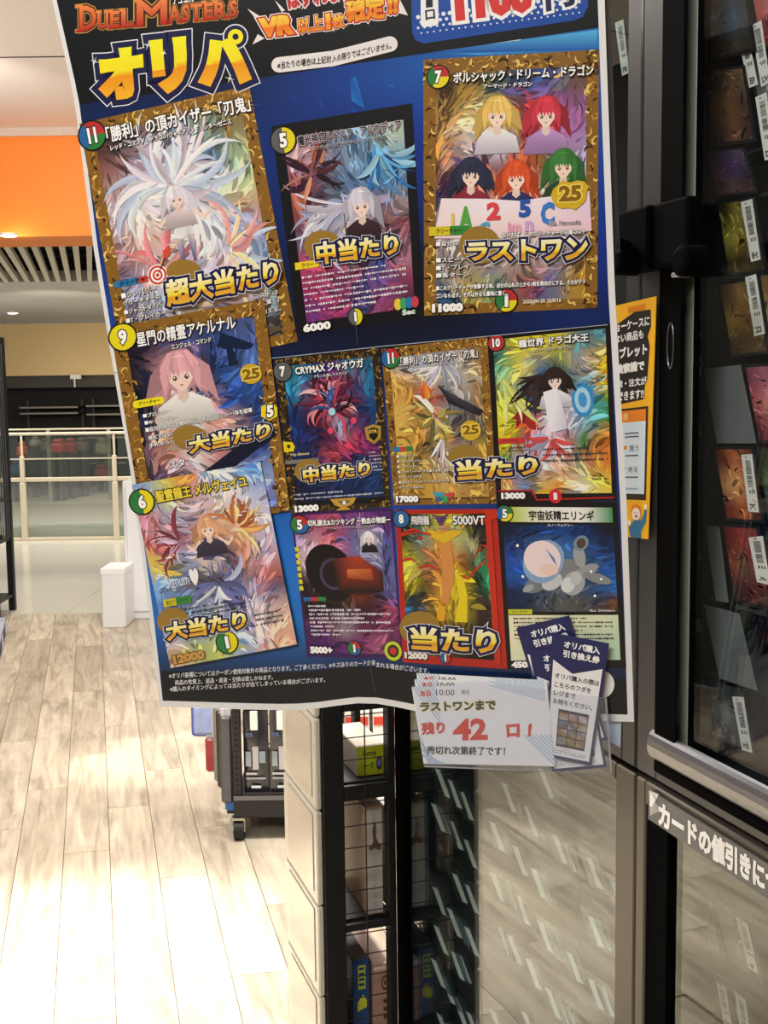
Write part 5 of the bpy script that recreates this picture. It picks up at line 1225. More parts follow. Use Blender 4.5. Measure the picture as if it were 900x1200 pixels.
for s_, q in (('■ブロッカー', [(167, 485), (200, 479), (201, 484), (168, 490)]), ('■W・ブレイカー', [(169, 493), (208, 486), (209, 491), (170, 498)]), ('■自分のターンの終わりに、そのブロッカー1体を破壊', [(170, 501), (295, 477), (296, 483), (171, 507)]), ('進化ではないク', [(173, 511), (210, 504), (211, 509), (174, 516)]), ('手札から1体', [(174, 520), (208, 513), (209, 518), (175, 525)])):
    pm = PM(psurf); pm.text(s_, q, 'ffffff', .0053, .02, outline=[(.05, '201828')]); pm.build('rules_text', PG, c)
pm = PM(psurf); pm.text('スタ', [(197, 541), (216, 537), (217, 546), (198, 550)], 'f0f0f8', .0053, .03, outline=[(.05, '101838')]); pm.build('rules_text', PG, c)
pm = PM(psurf); pm.poly([bil(UQ, *p) for p in ((306, 476), (318, 471), (325, 478), (325, 488), (316, 493), (306, 488))], 'f0d820', .0052); pm.text('5', [(312, 475), (320, 474), (321, 488), (313, 490)], 'ffffff', .0054, .06, outline=[(.08, '202020')]); pm.build('cost_badge', PG, c)
anniv_L = .0
pm = PM(psurf); pm.ell(UQ, 294, 438, 13, 12, 'd0a828', .0052, 14); pm.text('25', [(283, 433), (304, 430), (305, 443), (285, 446)], '8a6410', .0055, .05, outline=[(.07, 'f4dc60')]); pm.build('anniversary_emblem', PG, c)

q5 = [(154, 568), (305, 541), (348, 755), (200, 783)]
c = card(q5, ['88a8d8 d8d050 e08048 a8c8e8 e8e8f4 5888d0', 'e08890 a8b8d8 c8b0c8 d8b8a8 e8e4f4 c0c8e8', 'c87078 984858 b08888 e0b090 e0a878 d8c8e0', 'e8d048 8098c8 f0d8c8 504868 c08060 b8b8e0', '88a8d8 504850 383048 504870 404060 c87060', '6088c8 707898 9098b8 6058a0 c8c0e0 484870', 'a0b8e0 7898d0 c8d0e8 6888c8 e0c8d0 f0c8b8', 'f0c8b0 a0b060 d0d870 88a8d8 e8b0a8 e0a890'], 25, 'frameless pastel card print at the lower left', None, (.0, .0, 1, 1), n=380, size=.75, layer=.0058, extra=lambda pm, L: (wisps(pm, q5, .72, .32, ['e0a060', 'c87848', 'f0c890', 'a85838'], 24, L - .0003, 7, -2.2, .8, (.12, .3), .02), wisps(pm, q5, .28, .35, ['a04858', '883848', 'd09098', 'c8b0c8'], 20, L - .0003, 8, 2.2, 4.6, (.12, .3), .018), wisps(pm, q5, .5, .6, ['6870a8', 'e8ecf8', '4858a0', 'c8d0f0'], 18, L - .0003, 9, -.4, 3.5, (.15, .35), .022), body(pm, q5, .50, .30, .075, '4a4870', 'f8dccc', '6870a8', L - .00008), figure)[-1](pm, q5, .50, .30, .09, 'e0a880', 'f8dccc', '403850', L, 12))
badge(q5, .05, .10, .09, 'GY', '6', .0074).build('cost_badge', PG, c)
ctext(c, 'card_title', '聖霊龍王 メルヴェイユ', q5, (.16, .055, .87, .12), 'f0d848', .0078, .03, [(.07, '302410')])
ctext(c, 'card_subtitle', 'エンジェル・コマンド・ドラゴン', q5, (.36, .135, .66, .155), '181820', .0078, .02, [(.04, 'f0f0f4')])
ctext(c, 'signature', 'Signum♥', q5, (.10, .50, .36, .60), 'f4f4f8', .0078, -.01)
pm = PM(psurf); pm.poly(sub(q5, .05, .635, .15, .675), 'd0c828', .0075); pm.poly(sub(q5, .15, .635, .27, .675), '388838', .0075); pm.text('進化クリーチャー', sub(q5, .07, .642, .24, .668), '181810', .0077); ticks(pm, q5, 9, .0077, .12, .70, .70, .77, 3, '303848', .45); ticks(pm, q5, 19, .0077, .72, .80, .93, .88, 3, '303848', .4); pm.build('rules_text', PG, c, kind='stuff')
ctext(c, 'power_number', '12000', q5, (.03, .935, .28, .985), 'c89850', .0078, .07, [(.06, '4a3010')])
badge(q5, .47, .92, .08, 'GY', '1', .0074).build('mana_badge', PG, c)

q6 = [(321, 422), (444, 407), (459, 594), (341, 602)]
c = card(q6, ['2888a8 1a5890 203070 502878 1888b0 185880', '2890b8 783868 b04868 a03858 802858 2070a0', '183870 501838 a84858 b05060 401840 204880', '102860 281030 602038 8898b8 501838 183068', '142a68 201840 401838 c83858 a03058 4a2060', '142860 182858 c04858 182050 142048 602060', '101c48 142458 142858 182c60 1a3468 103060', '101838 101c40 142450 142a58 142c60 103058'], 26, 'dark gold-framed card print, crimson creature storm on blue', (.065, .06, ('80602c', '181008', 'c09848', '302414')), (.08, .05, .93, .93), n=260, size=.85, extra=lambda pm, L: (wisps(pm, q6, .5, .33, ['a84050', 'd07880', '401020', '702848', 'e0a0a8'], 42, L, 10, -3.1, .1, (.15, .38), .02, 2.4), wisps(pm, q6, .5, .36, ['1c0c18', '501830', 'c04058', '2858a0'], 26, L + .0002, 11, -3.6, .5, (.1, .3), .014, 2.5), pm.ell(q6, .50, .37, .035, .025, 'a8d8e8', L + .0004, 10), pm.ell(q6, .47, .49, .03, .022, 'e04868', L + .0004, 8), pm.ell(q6, .70, .44, .03, .022, 'e04868', L + .0004, 8)))
badge(q6, .07, .08, .085, 'K', '7', .0017).build('cost_badge', PG, c)
ctext(c, 'card_title', 'CRYMAX ジャオウガ', q6, (.19, .055, .84, .115), 'ffffff', TL_, .03, BO)
ctext(c, 'card_subtitle', 'デモニオ/鬼レクスターズ', q6, (.36, .125, .68, .145), 'f0f0f0', TL_, .02, BO)
pm = PM(psurf); pm.poly([bil(q6, *p) for p in ((.0, .53), (.09, .54), (.11, .57), (.09, .6), (.0, .6))], 'e8d020', .0018); pm.ell(q6, .05, .565, .018, .014, '484010', .002, 10); pm.poly([bil(q6, *p) for p in ((.80, .49), (.88, .475), (.96, .49), (.95, .565), (.88, .6), (.81, .565))], 'b08c3c', .0018); pm.poly([bil(q6, *p) for p in ((.83, .505), (.88, .495), (.93, .505), (.92, .555), (.88, .58), (.84, .555))], '18140c', .0019); pm.text('ETR', sub(q6, .84, .51, .92, .53), 'e8c860', .002, .03)
ticks(pm, q6, 31, .0019, .82, .645, .93, .78, 6, 'b8c0d8', .45); ticks(pm, q6, 32, .0019, .05, .875, .93, .93, 2, 'b8c0d8', .45); pm.text('Hy-Smon', sub(q6, .06, .61, .24, .635), 'e0d8a0', TL_, .02); pm.poly(sub(q6, .0, .655, .33, .68), '807c74', .0017); pm.build('rules_text', PG, c, kind='stuff')
ctext(c, 'power_number', '13000', q6, (.04, .95, .28, .995), 'ffffff', .0022, .07, BO)
pm = PM(psurf); pm.poly([bil(q6, *p) for p in ((.40, .925), (.66, .925), (.62, .965), (.55, .98), (.6, 1.0), (.44, 1.0), (.5, .98), (.44, .965))], 'c89c38', .0018); pm.poly([bil(q6, *p) for p in ((.47, .94), (.6, .94), (.53, .975))], '686460', .0020); pm.text('1', sub(q6, .52, .942, .55, .965), 'f0f0f0', .0022, .05); pm.build('mana_badge', PG, c)

q7 = [(447, 409), (571, 394), (582, 590), (462, 592)]
c = card(q7, ['8a8a90 a8a8b0 9098b8 a8a8c0 b0b0b8 987848', 'c09850 a87848 b8c0a0 9098a8 c8c0b0 a89068', 'd8a850 905830 d05840 686060 8890a0 a88050', 'e0b860 c08840 8a8878 a0a8b0 383848 706858', 'd8a848 a87830 686050 c8a030 504a50 303440', 'f0d068 c09040 585038 807060 b8a0a0 d0b040', 'd8b050 a88840 b0a070 d8c8a0 b89060 a07840', 'b08838 c89838 d8a848 c8a050 b08040 c09848'], 27, 'all-gold card print in the middle of the third row', (.07, .06), n=240, size=.8, extra=lambda pm, L: (wisps(pm, q7, .45, .45, ['8a7838', '605830', 'c8b868', 'e0d8c0'], 22, L, 12, 0, 6.28, (.1, .28), .022), wisps(pm, q7, .55, .12, ['e8e4d8', 'a8a8c0', 'd0d0e0'], 14, L, 13, 0, 3.1, (.2, .35), .016), pm.poly([bil(q7, *p) for p in ((.50, .26), (.60, .31), (.92, .44), (.88, .47), (.60, .38))], ['28242c', '484450', '18161c', '2c2830', '100e14'], L + .0002), pm.poly([bil(q7, *p) for p in ((.33, .28), (.38, .23), (.44, .29), (.42, .34), (.35, .34))], ['e05030', 'f08030', 'd84028', 'e8b050', 'c03828'], L + .0002), wisps(pm, q7, .52, .58, ['e8d8e0', 'c8a8b8', 'f0f0f0'], 8, L + .0002, 14, 1.5, 2.2, (.2, .3), .012, .5)))
badge(q7, .08, .065, .085, 'URG', '11', .0017).build('cost_badge', PG, c)
ctext(c, 'card_title', '「勝利」の頂カイザー「刃鬼」', q7, (.17, .065, .90, .12), 'ffffff', TL_, .02, BO)
ctext(c, 'card_subtitle', 'レッド・コマンド・ドラゴン/ジャイアント・ハンター', q7, (.16, .125, .80, .143), 'ffffff', TL_, .02, BO)
pm = PM(psurf); pm.poly(sub(q7, .03, .63, .10, .66), '2878b0', .0018); pm.poly(sub(q7, .10, .63, .16, .66), 'c84838', .0018); pm.poly(sub(q7, .16, .63, .22, .66), '2c8848', .0018); pm.build('type_strip', PG, c)
for k, (s_, u1_) in enumerate((('■シンパシー', .24), ('■ジャストダイバー', .30), ('■T・ブレイカー', .26), ('■このクリーチャーが攻撃する時、相手', .56), ('メクレイド10する。', .3), ('■自分のシールドゾーンからカードが', .56), ('タップしてあるなら', .3))): ctext(c, 'rules_text', s_, q7, (.06, .68 + .033 * k, u1_, .70 + .033 * k), 'f4ecd8', TL_, .02, [(.06, '302410')])
ctext(c, 'power_number', '17000', q7, (.02, .94, .24, .985), 'ffffff', TL_, .07, BO)
pm = PM(psurf)
for pts_, cc in ((((.38, .92), (.50, .93), (.48, .955), (.40, .95)), '40a0c8'), (((.40, .955), (.48, .96), (.46, .985), (.42, .98)), '2c6898'), (((.60, .925), (.50, .935), (.52, .955), (.58, .955)), 'd04040'), (((.58, .96), (.52, .96), (.54, .98)), 'a83030'), (((.46, .95), (.54, .95), (.52, .99), (.48, .99)), '38a060')): pm.poly([bil(q7, *p) for p in pts_], cc, .0019)
pm.build('mana_badge', PG, c)
pm = PM(psurf); pm.ell(q7, .79, .555, .10, .062, 'd8b028', .0018, 14); pm.text('25', sub(q7, .71, .52, .87, .58), '8a6410', .002, .05, outline=[(.07, 'f4dc60')]); pm.build('anniversary_emblem', PG, c)

q8 = [(571, 394), (715, 379), (723, 587), (582, 588)]
c = card(q8, ['40706a e8d838 e0d030 d8c838 507880 508088', '58a890 e8d840 3868a0 286048 b0a0a0 e0b828', 'e8e870 287098 302828 382c30 5898b0 e0b028', 'd8e048 283050 382420 f0d8d0 2890d0 3a9048', 'e0d838 c03030 e8e4f0 c8c8e0 88c0e8 308848', 'e8d028 b83838 d8d8ec d05050 388850 e89028', '286838 9898b0 c8c8dc e8c8b8 504848 d87030', 'e0a060 3870a8 e8b028 e09030 e0e0c0 e8d048'], 28, 'vivid yellow and green card print at the right of the third row', None, (.045, .025, .96, .955), n=300, size=.8, base_col='141014',
    extra=lambda pm, L: (wisps(pm, q8, .45, .25, ['2c2020', '403030', '181214'], 16, L - .0002, 15, 1.6, 2.9, (.2, .38), .02, .8), wisps(pm, q8, .3, .45, ['c83028', 'e05838', '902020'], 10, L - .0003, 16, 1.2, 2.6, (.12, .22), .03), wisps(pm, q8, .1, .25, ['f0f090', 'e8f0a0', 'c8e060'], 5, L - .00025, 17, 1.0, 1.4, (.4, .55), .02, -1.2), pm.ell(q8, .75, .42, .09, .10, '3890d0', L - .00015, 18, rot=-.3), pm.ell(q8, .75, .42, .065, .075, 'a8d8f4', L - .00013, 18, rot=-.3), pm.ell(q8, .75, .42, .035, .045, '4898d8', L - .00011, 14, rot=-.3), wisps(pm, q8, .48, .62, ['e0e0f0', 'b8b8d8', 'd05050'], 14, L - .0001, 18, .2, 3.0, (.12, .25), .03), figure(pm, q8, .53, .29, .10, '2c2020', 'f6dcd4', 'e4e4f0', L, 14), pm.poly([bil(q8, *p) for p in ((.43, .36), (.55, .34), (.6, .5), (.62, .58), (.47, .6))], [hx(x) for x in ('f0eef8', 'f0eef8', 'd0d0e4', 'c8c8e0', 'f0f0f8')], L + .0003)))
badge(q8, .07, .045, .065, 'R', '10', .0017).build('cost_badge', PG, c)
ctext(c, 'card_title', '龍世界 ドラゴ大王', q8, (.25, .04, .82, .09), 'ffffff', TL_, .03, BO)
ctext(c, 'card_subtitle', 'レッド・コマンド・ドラゴン', q8, (.37, .10, .68, .12), 'f0f0f0', TL_, .02, BO)
pm = PM(psurf); pm.poly(sub(q8, .04, .62, .26, .652), 'c83838', .0018); pm.text('クリーチャー', sub(q8, .08, .627, .21, .645), '280808', .002); pm.build('type_strip', PG, c)
pm = PM(psurf); ticks(pm, q8, 41, .0019, .40, .69, .93, .79, 3, '2c2c38', .35); ticks(pm, q8, 42, .0019, .06, .675, .30, .71, 2, '2c2c38', .4); ticks(pm, q8, 43, .0019, .80, .85, .93, .89, 2, '2c2c38', .4); pm.build('rules_text', PG, c, kind='stuff')
pm = PM(psurf); pm.poly([bil(q8, *p) for p in ((.02, .93), (.30, .93), (.34, .985), (.98, .975), (.98, .985), (.33, .995), (.02, .995))], 'b02028', .0017); pm.poly([bil(q8, *p) for p in ((.02, .94), (.29, .94), (.33, .995), (.02, .995))], '181014', .0018)
pm.ell(q8, .49, .97, .055, .042, 'd02830', .0019, 12); pm.text('1', sub(q8, .475, .95, .505, .99), 'f4f0f0', .0021, .05); pm.build('mana_badge', PG, c)
ctext(c, 'power_number', '13000', q8, (.04, .945, .24, .985), 'ffffff', .0022, .07, BO)

q9 = [(340.5, 601), (460, 595), (472.6, 772), (360, 770)]
def ex9(pm, L):
    pm.ell(q9, .33, .42, .25, .19, '0c0a10', L, 24, rot=.3); pm.ell(q9, .36, .43, .14, .11, '4a3858', L + .00005, 20); pm.ell(q9, .36, .43, .11, .09, '181018', L + .0001, 16)
    pm.poly([bil(q9, *p) for p in ((.35, .33), (.62, .31), (.85, .42), (.85, .55), (.6, .58), (.4, .55))], [hx(x) for x in ('281418', 'b04028', '501c1c', '201418', '502818', '181014')], L + .00015)
    pm.poly([bil(q9, *p) for p in ((.5, .40), (.74, .40), (.76, .48), (.5, .46))], ['d87840', 'c05830', '8a3820', 'b04828'], L + .0002)
    figure(pm, q9, .74, .19, .06, 'e8e0ec', 'f4dcd4', '201c28', L + .0003, 6)
c = card(q9, ['5a2878 b04878 c05878 7a3878 6a3080 502870', 'a890b0 c89098 b85868 4858a0 c8c8d8 5a58a0', 'e0c8d0 d89098 d87078 6868a8 b8b8d0 4850a0', '301828 605068 301820 702820 282030 7070a8', '181018 201418 482820 903820 382028 485090', '181018 181018 201418 281818 301828 a03858', '502060 702850 a898a0 602048 702858 884068', '401c58 4a2060 602060 702868 b06080 582060'], 29, 'purple card print with a dark wheeled machine', None, (.02, .02, .98, .97), n=220, size=.8, base_col='3a1858', extra=ex9)
badge(q9, .075, .085, .085, 'GRU', '5', .0017).build('cost_badge', PG, c)
ctext(c, 'card_title', '切札勝太&カツキング ー熱血の物語ー', q9, (.155, .055, .97, .10), 'ffffff', TL_, .03, BO)
ctext(c, 'card_subtitle', 'アウトレイジ・ドラゴン/ヒューマノイド', q9, (.33, .108, .82, .125), 'e0d8e8', TL_, .02, BO)
pm = PM(psurf)
for k in range(7): pm.poly([bil(q9, *p) for p in ((.0, .24 + .045 * k), (.035, .235 + .045 * k), (.045, .265 + .045 * k), (.005, .27 + .045 * k))], 'e0d830', .0018)
for k, cc in enumerate(('2868a8', 'c03838', '2c8848')): pm.poly(sub(q9, .03 + .075 * k, .585, .105 + .075 * k, .613), cc, .0018)
for k, (u1_, w_) in enumerate(((.3, 1), (.92, 1), (.92, 1), (.75, 1), (.92, 1), (.5, 1), (.93, 1), (.65, 1))): ticks(pm, q9, 50 + k, .0019, .07, .64 + .028 * k, u1_, .668 + .028 * k, 1, 'e8e0f0', .55)
pm.build('rules_text', PG, c, kind='stuff')
ctext(c, 'power_number', '5000+', q9, (.04, .925, .27, .975), 'ffffff', TL_, .07, BO)
badge(q9, .50, .935, .065, 'GRU', '1', .0017).build('mana_badge', PG, c)
pm = PM(psurf); pm.ell(q9, .9, .95, .09, .065, 'c8d838', .0018, 16); pm.ell(q9, .9, .95, .06, .043, '303820', .0019, 16); pm.ell(q9, .9, .95, .035, .025, 'd03838', .0020, 12); pm.build('corner_emblem', PG, c)

q10 = [(463, 597.4), (582, 596.5), (595, 784), (472, 776)]
def ex10(pm, L):
    for pts_, cc in ((((.42, .1), (.52, .1), (.55, .42), (.47, .62), (.40, .62), (.43, .4)), 'd8904a'), (((.55, .42), (.62, .4), (.66, .55), (.64, .72), (.52, .72), (.58, .56)), 'e8d020'), (((.38, .6), (.45, .6), (.42, .72), (.34, .72)), 'e8a828'), (((.25, .08), (.42, .16), (.6, .12), (.72, .06), (.62, .16), (.46, .22), (.34, .18)), 'e0b828')): pm.poly([bil(q10, *p) for p in pts_], cc, L)
    for k in range(7):
        rr = random.Random(70 + k); x, y = rr.choice([.05, .9]), rr.uniform(.05, .4); 
        for j in range(5):
            x2, y2 = x + rr.uniform(-.02, .1) * (1 if x < .5 else -1), y + rr.uniform(-.03, .06); pm.poly([bil(q10, x, y), bil(q10, x2, y2), bil(q10, x2 + .01, y2 + .012), bil(q10, x, y + .014)], 'c83020', L + .0002 + .00001 * j); x, y = x2, y2
c = card(q10, ['101010 288060 c8b828 d0b830 203830 101010', '181414 809088 e0b828 c0c080 a0a880 301818', 'c8c028 686a60 d88a40 c87838 181818 288058', 'e8d828 181818 d88040 e0c828 101412 309868', '101010 202422 e0a030 e8d020 282c24 202820', '1868a0 484c40 e0a828 d8c828 402020 282c28', '806030 907030 382820 504828 301c18 202020', '806030 806030 604020 302018 201818 181818'], 30, 'red-framed card print with a black and yellow creature form', None, (.05, .03, .94, .95), n=240, size=.8, base_col='b8281c', extra=ex10)
badge(q10, .055, .06, .075, 'U', '8', .0017).build('cost_badge', PG, c)
ctext(c, 'card_title', '飛翔龍', q10, (.15, .04, .33, .10), 'e8e8e8', TL_, .03, BO); ctext(c, 'card_title', '5000VT', q10, (.56, .04, .88, .10), 'f0f0f0', TL_, .03, BO)
ctext(c, 'card_subtitle', 'アンノウン・アウトレイジMAX', q10, (.28, .11, .64, .13), 'e8e8d0', TL_, .02, BO)
pm = PM(psurf)
for k in range(4): pm.poly([bil(q10, *p) for p in ((.36 + .02 * k, .03 + .02 * k), (.44, .045 + .015 * k), (.52 - .02 * k, .03 + .02 * k), (.52 - .02 * k, .04 + .02 * k), (.44, .06 + .015 * k), (.36 + .02 * k, .04 + .02 * k))], '5a3878', .0018)
pm.poly(sub(q10, .88, .0, .94, .97), 'c8301c', .0017); pm.poly([bil(q10, *p) for p in ((.85, .08), (.93, -.0), (1.0, .0), (1.0, .06), (.94, .07))], 'c8301c', .0018); pm.build('frame_mark', PG, c)
ctext(c, 'power_number', '12000', q10, (.02, .93, .24, .975), 'f0e8e0', TL_, .07, BO)
badge(q10, .41, .955, .05, 'UR', '1', .0016).build('mana_badge', PG, c)

q11 = [(582, 587), (723.5, 588), (734, 783), (594, 784)]
def ex11(pm, L):
    for u, v, ru, rv, cc, k in ((.52, .42, .13, .07, '808488', 0), (.60, .49, .10, .07, 'a8acb0', 1), (.70, .42, .12, .035, '989ca0', 2), (.80, .46, .12, .03, '888c90', 3), (.66, .33, .05, .07, 'a0a4a8', 4), (.30, .49, .12, .05, '787c80', 5), (.42, .48, .09, .05, 'c8ccd0', 6), (.55, .50, .06, .045, 'd8dcdc', 7), (.62, .46, .05, .04, 'c0c4c8', 8), (.68, .25, .065, .045, '7890a8', 9), (.68, .25, .04, .03, '5a4438', 10), (.22, .52, .05, .02, 'a0a8ac', 11), (.36, .36, .18, .125, '88a8d0', 12)):
        pm.ell(q11, u, v, ru, rv, cc, L + .00003 * k, 18, rot=-.3 if k not in (3,) else .2)
    pm.ell(q11, .35, .345, .155, .11, 'f0dce0', L + .0005, 20); pm.ell(q11, .40, .41, .08, .035, 'f0d0c4', L + .00055, 14); pm.poly([bil(q11, *p) for p in ((.38, .28), (.44, .36), (.47, .39), (.45, .34))], '5888c0', L + .0006)
    for u, v in ((.15, .265), (.75, .42), (.77, .565), (.18, .45), (.83, .465)): pm.ell(q11, u, v, .012, .009, 'ffffff', L + .0006, 8)
c = card(q11, ['081838 0a2858 103878 10408a 0c2860 081428', '103070 305898 4878b0 3068a8 204888 0c3070', '1848a0 3a68a8 6888b8 4070a8 305080 1050a0', '1050a8 4070a8 6080a8 506888 305078 1858a8', '102858 203860 40506c 50606c 284878 2060a8', '0c2048 283848 505860 585850 384050 583828'], 31, 'black-framed card print with a pale helmet shape floating in starry blue', None, (.04, .14, .955, .66), n=140, size=.9, base_col='0c0c10', extra=ex11, swirl=1.2)
pm = PM(psurf); pm.grid(sub(q11, .10, .035, .955, .125), lambda u, v: mixc(hx('b8c828'), hx('f4f4ec'), u / .35) if u < .35 else mixc(hx('f4f4ec'), hx('3c9058'), max(u - .7, 0) / .3), .0010, 10, 1); pm.build('title_bar', PG, c)
badge(q11, .06, .075, .065, 'UGY', '5', .0017).build('cost_badge', PG, c)
ctext(c, 'card_title', '宇宙妖精エリンギ', q11, (.26, .055, .80, .115), '181818', .0016, .02)
ctext(c, 'card_subtitle', 'スノーフェアリー', q11, (.41, .135, .62, .15), 'f0f0f0', .0016, .02)
pm = PM(psurf); pm.grid(sub(q11, .04, .68, .955, .95), lambda u, v: mixc(hx('f4ecc8'), hx('a8d8b8'), max(u * .6 + v * .5 - .2, 0)), .0010, 6, 4); pm.poly(sub(q11, .04, .645, .24, .675), 'c8cc30', .0012); pm.text('クリーチャー', sub(q11, .07, .65, .2, .67), '203010', .0014); pm.build('text_box', PG, c)
pm = PM(psurf); ticks(pm, q11, 61, .0014, .08, .695, .90, .84, 6, '303434', .42); pm.build('rules_text', PG, c, kind='stuff')
ctext(c, 'power_number', '4500', q11, (.04, .955, .22, .995), 'ffffff', .0016, .07, BO)
ctext(c, 'illustrator_line', 'illus. Shishizaru', q11, (.72, .645, .93, .66), 'e8e8e8', .0016, .01)

# ---- prize lettering with gold coin behind
def prize(s_, q, coin, L, label):
    pm = PM(psurf)
    if coin: pm.grid_dummy = None; pm.ell(UQ, coin[0], coin[1], coin[2], coin[3], '9a7830', L, 28)
    if coin: pm.build('gold_disc', PG, poster)
    pm = PM(psurf); pm.text(s_, q, 'f0d020', L + .0002, bold=.045, outline=[(.125, 'e8e8ec'), (.10, '16184a')]); pm.build('prize_outline', PG, poster)
    pm = PM(psurf); pm.text(s_, q, 'f0d020', L + .0006, bold=.045, grad=PRIZE); pm.build('prize_lettering', PG, poster, label=label)
prize('超大当たり', [(192, 329), (325, 303), (328, 333), (196, 361)], (215, 318, 20, 14), .0080, 'gold lettering on the largest card')
prize('中当たり', [(369, 284), (466, 273), (468, 298), (372, 311)], (378, 288, 22, 18), .0038, 'gold lettering on the black-framed card')
prize('ラストワン', [(546, 284), (690, 276), (687, 306), (549, 306)], (562, 287, 24, 22), .0042, 'gold lettering on the busts card')
prize('大当たり', [(219, 513), (317, 494), (317, 513), (222, 533)], (222, 512, 20, 14), .0068, 'gold lettering on the night blue card')
prize('大当たり', [(192, 730), (288, 715), (289, 737), (196, 752)], (203, 728, 19, 16), .0084, 'gold lettering on the pastel card')
prize('中当たり', [(354, 548), (434, 540), (434, 557), (356, 566)], (362, 552, 17, 14), .0032, 'gold lettering on the crimson storm card')
prize('当たり', [(533, 540), (630, 533), (631, 556), (536, 564)], (545, 535, 20, 14), .0032, 'gold lettering between the all-gold and yellow cards')
prize('当たり', [(479, 734), (583, 737), (581, 767), (482, 762)], (492, 736, 24, 20), .0034, 'gold lettering on the red-framed card')
# ---- small print
for s_, q in (('※オリパ各種についてはクーポン使用対象外の商品となります。ご了承ください。※キズありのカードが含', [(198, 789), (440, 773), (440, 779.5), (198, 795.5)]), ('まれる場合がございます。', [(441, 775.5), (503, 783), (503, 789.5), (441, 782)]), ('商品の性質上、返品・返金・交換は致しかねます。', [(205, 797), (320, 790.5), (320, 796.5), (205, 803)]), ('※購入のタイミングによっては当たりが出てしまっている場合がございます。', [(199, 804.5), (381, 793.5), (381, 799.5), (199, 811)])):
    pm = PM(psurf); pm.text(s_, q, 'e4e4e8', .0006, bold=.012); pm.build('small_print', PG, poster)
# white round corner sticker
pm = PM(psurf); pm.ell(UQ, 703, 802, 17, 17, 'f0f0f0', .0012, 28); pm.build('round_sticker', PG, poster)
# flat bar carrying the poster, fixed to the lock
b = MB(); b.slab([psurf(704, -40, -.0045), psurf(713, -40, -.0045), psurf(727, 296, -.0045), psurf(714, 296, -.0045)], (psurf(700, 0, -.0085) - psurf(700, 0, -.0045)))
o = b.build('poster_hanger', mat('hanger_brown', '1c1618', .5)); props(o, 'dark flat bar behind the right edge of the poster', 'bar')
arm = MB(); p0 = psurf(722, 285, -.007); p1 = sc_pt(736, 290, -.033)
arm.slab([p0 + V((0, 0, .006)), p1 + V((0, 0, .006)), p1 + V((0, 0, -.006)), p0 + V((0, 0, -.006))], SS * -.004); arm.build('arm', m_blk, o)
# pale blue paper showing under the poster corner
b = MB(); pq = [(698, 838), (728, 838), (727, 876), (712, 868)]
b.slab([psurf(x, y, -.006) for x, y in pq], PN * .0004 * (1 if PN.y > 0 else -1)); o = b.build('paper_slip', mat('pale_blue_paper', 'c4d4e8', .5)); props(o, 'pale blue paper slip peeking out below the poster corner', 'paper')

# ================================================================== NOTICE CARDS AND VOUCHERS
def mper(base, slope=0.0): return lambda x, y, L: psurf(x, y, base + L)
def sheet(name, label, cat, q, base, col, group=None, th_=.0004):
    t = thing(name, label, cat, psurf(*q[3], base), group); b = MB(); b.slab([psurf(x, y, base) for x, y in q], (psurf(*q[0], base - th_) - psurf(*q[0], base))); b.build('paper', mat('sheet_' + col, col, .4, noise=.02), t); return t
def stripes(pm, q, u0, v0, u1, v1, L, n=9, col='b8cce4'):
    for k in range(n):
        a = k / n; c2 = (k + .55) / n
        pm.poly([bil(q, u0 + (u1 - u0) * a, v0), bil(q, u0 + (u1 - u0) * c2, v0), bil(q, u1, v0 + (v1 - v0) * (1 - c2)), bil(q, u1, v0 + (v1 - v0) * (1 - a))], col, L)
nq = [[(488, 788.5), (641, 797), (652, 892), (498, 889)], [(485.5, 796), (640, 799), (651, 895), (497, 892)], [(482.4, 805), (641, 800.5), (650, 898), (496.5, 895)]]
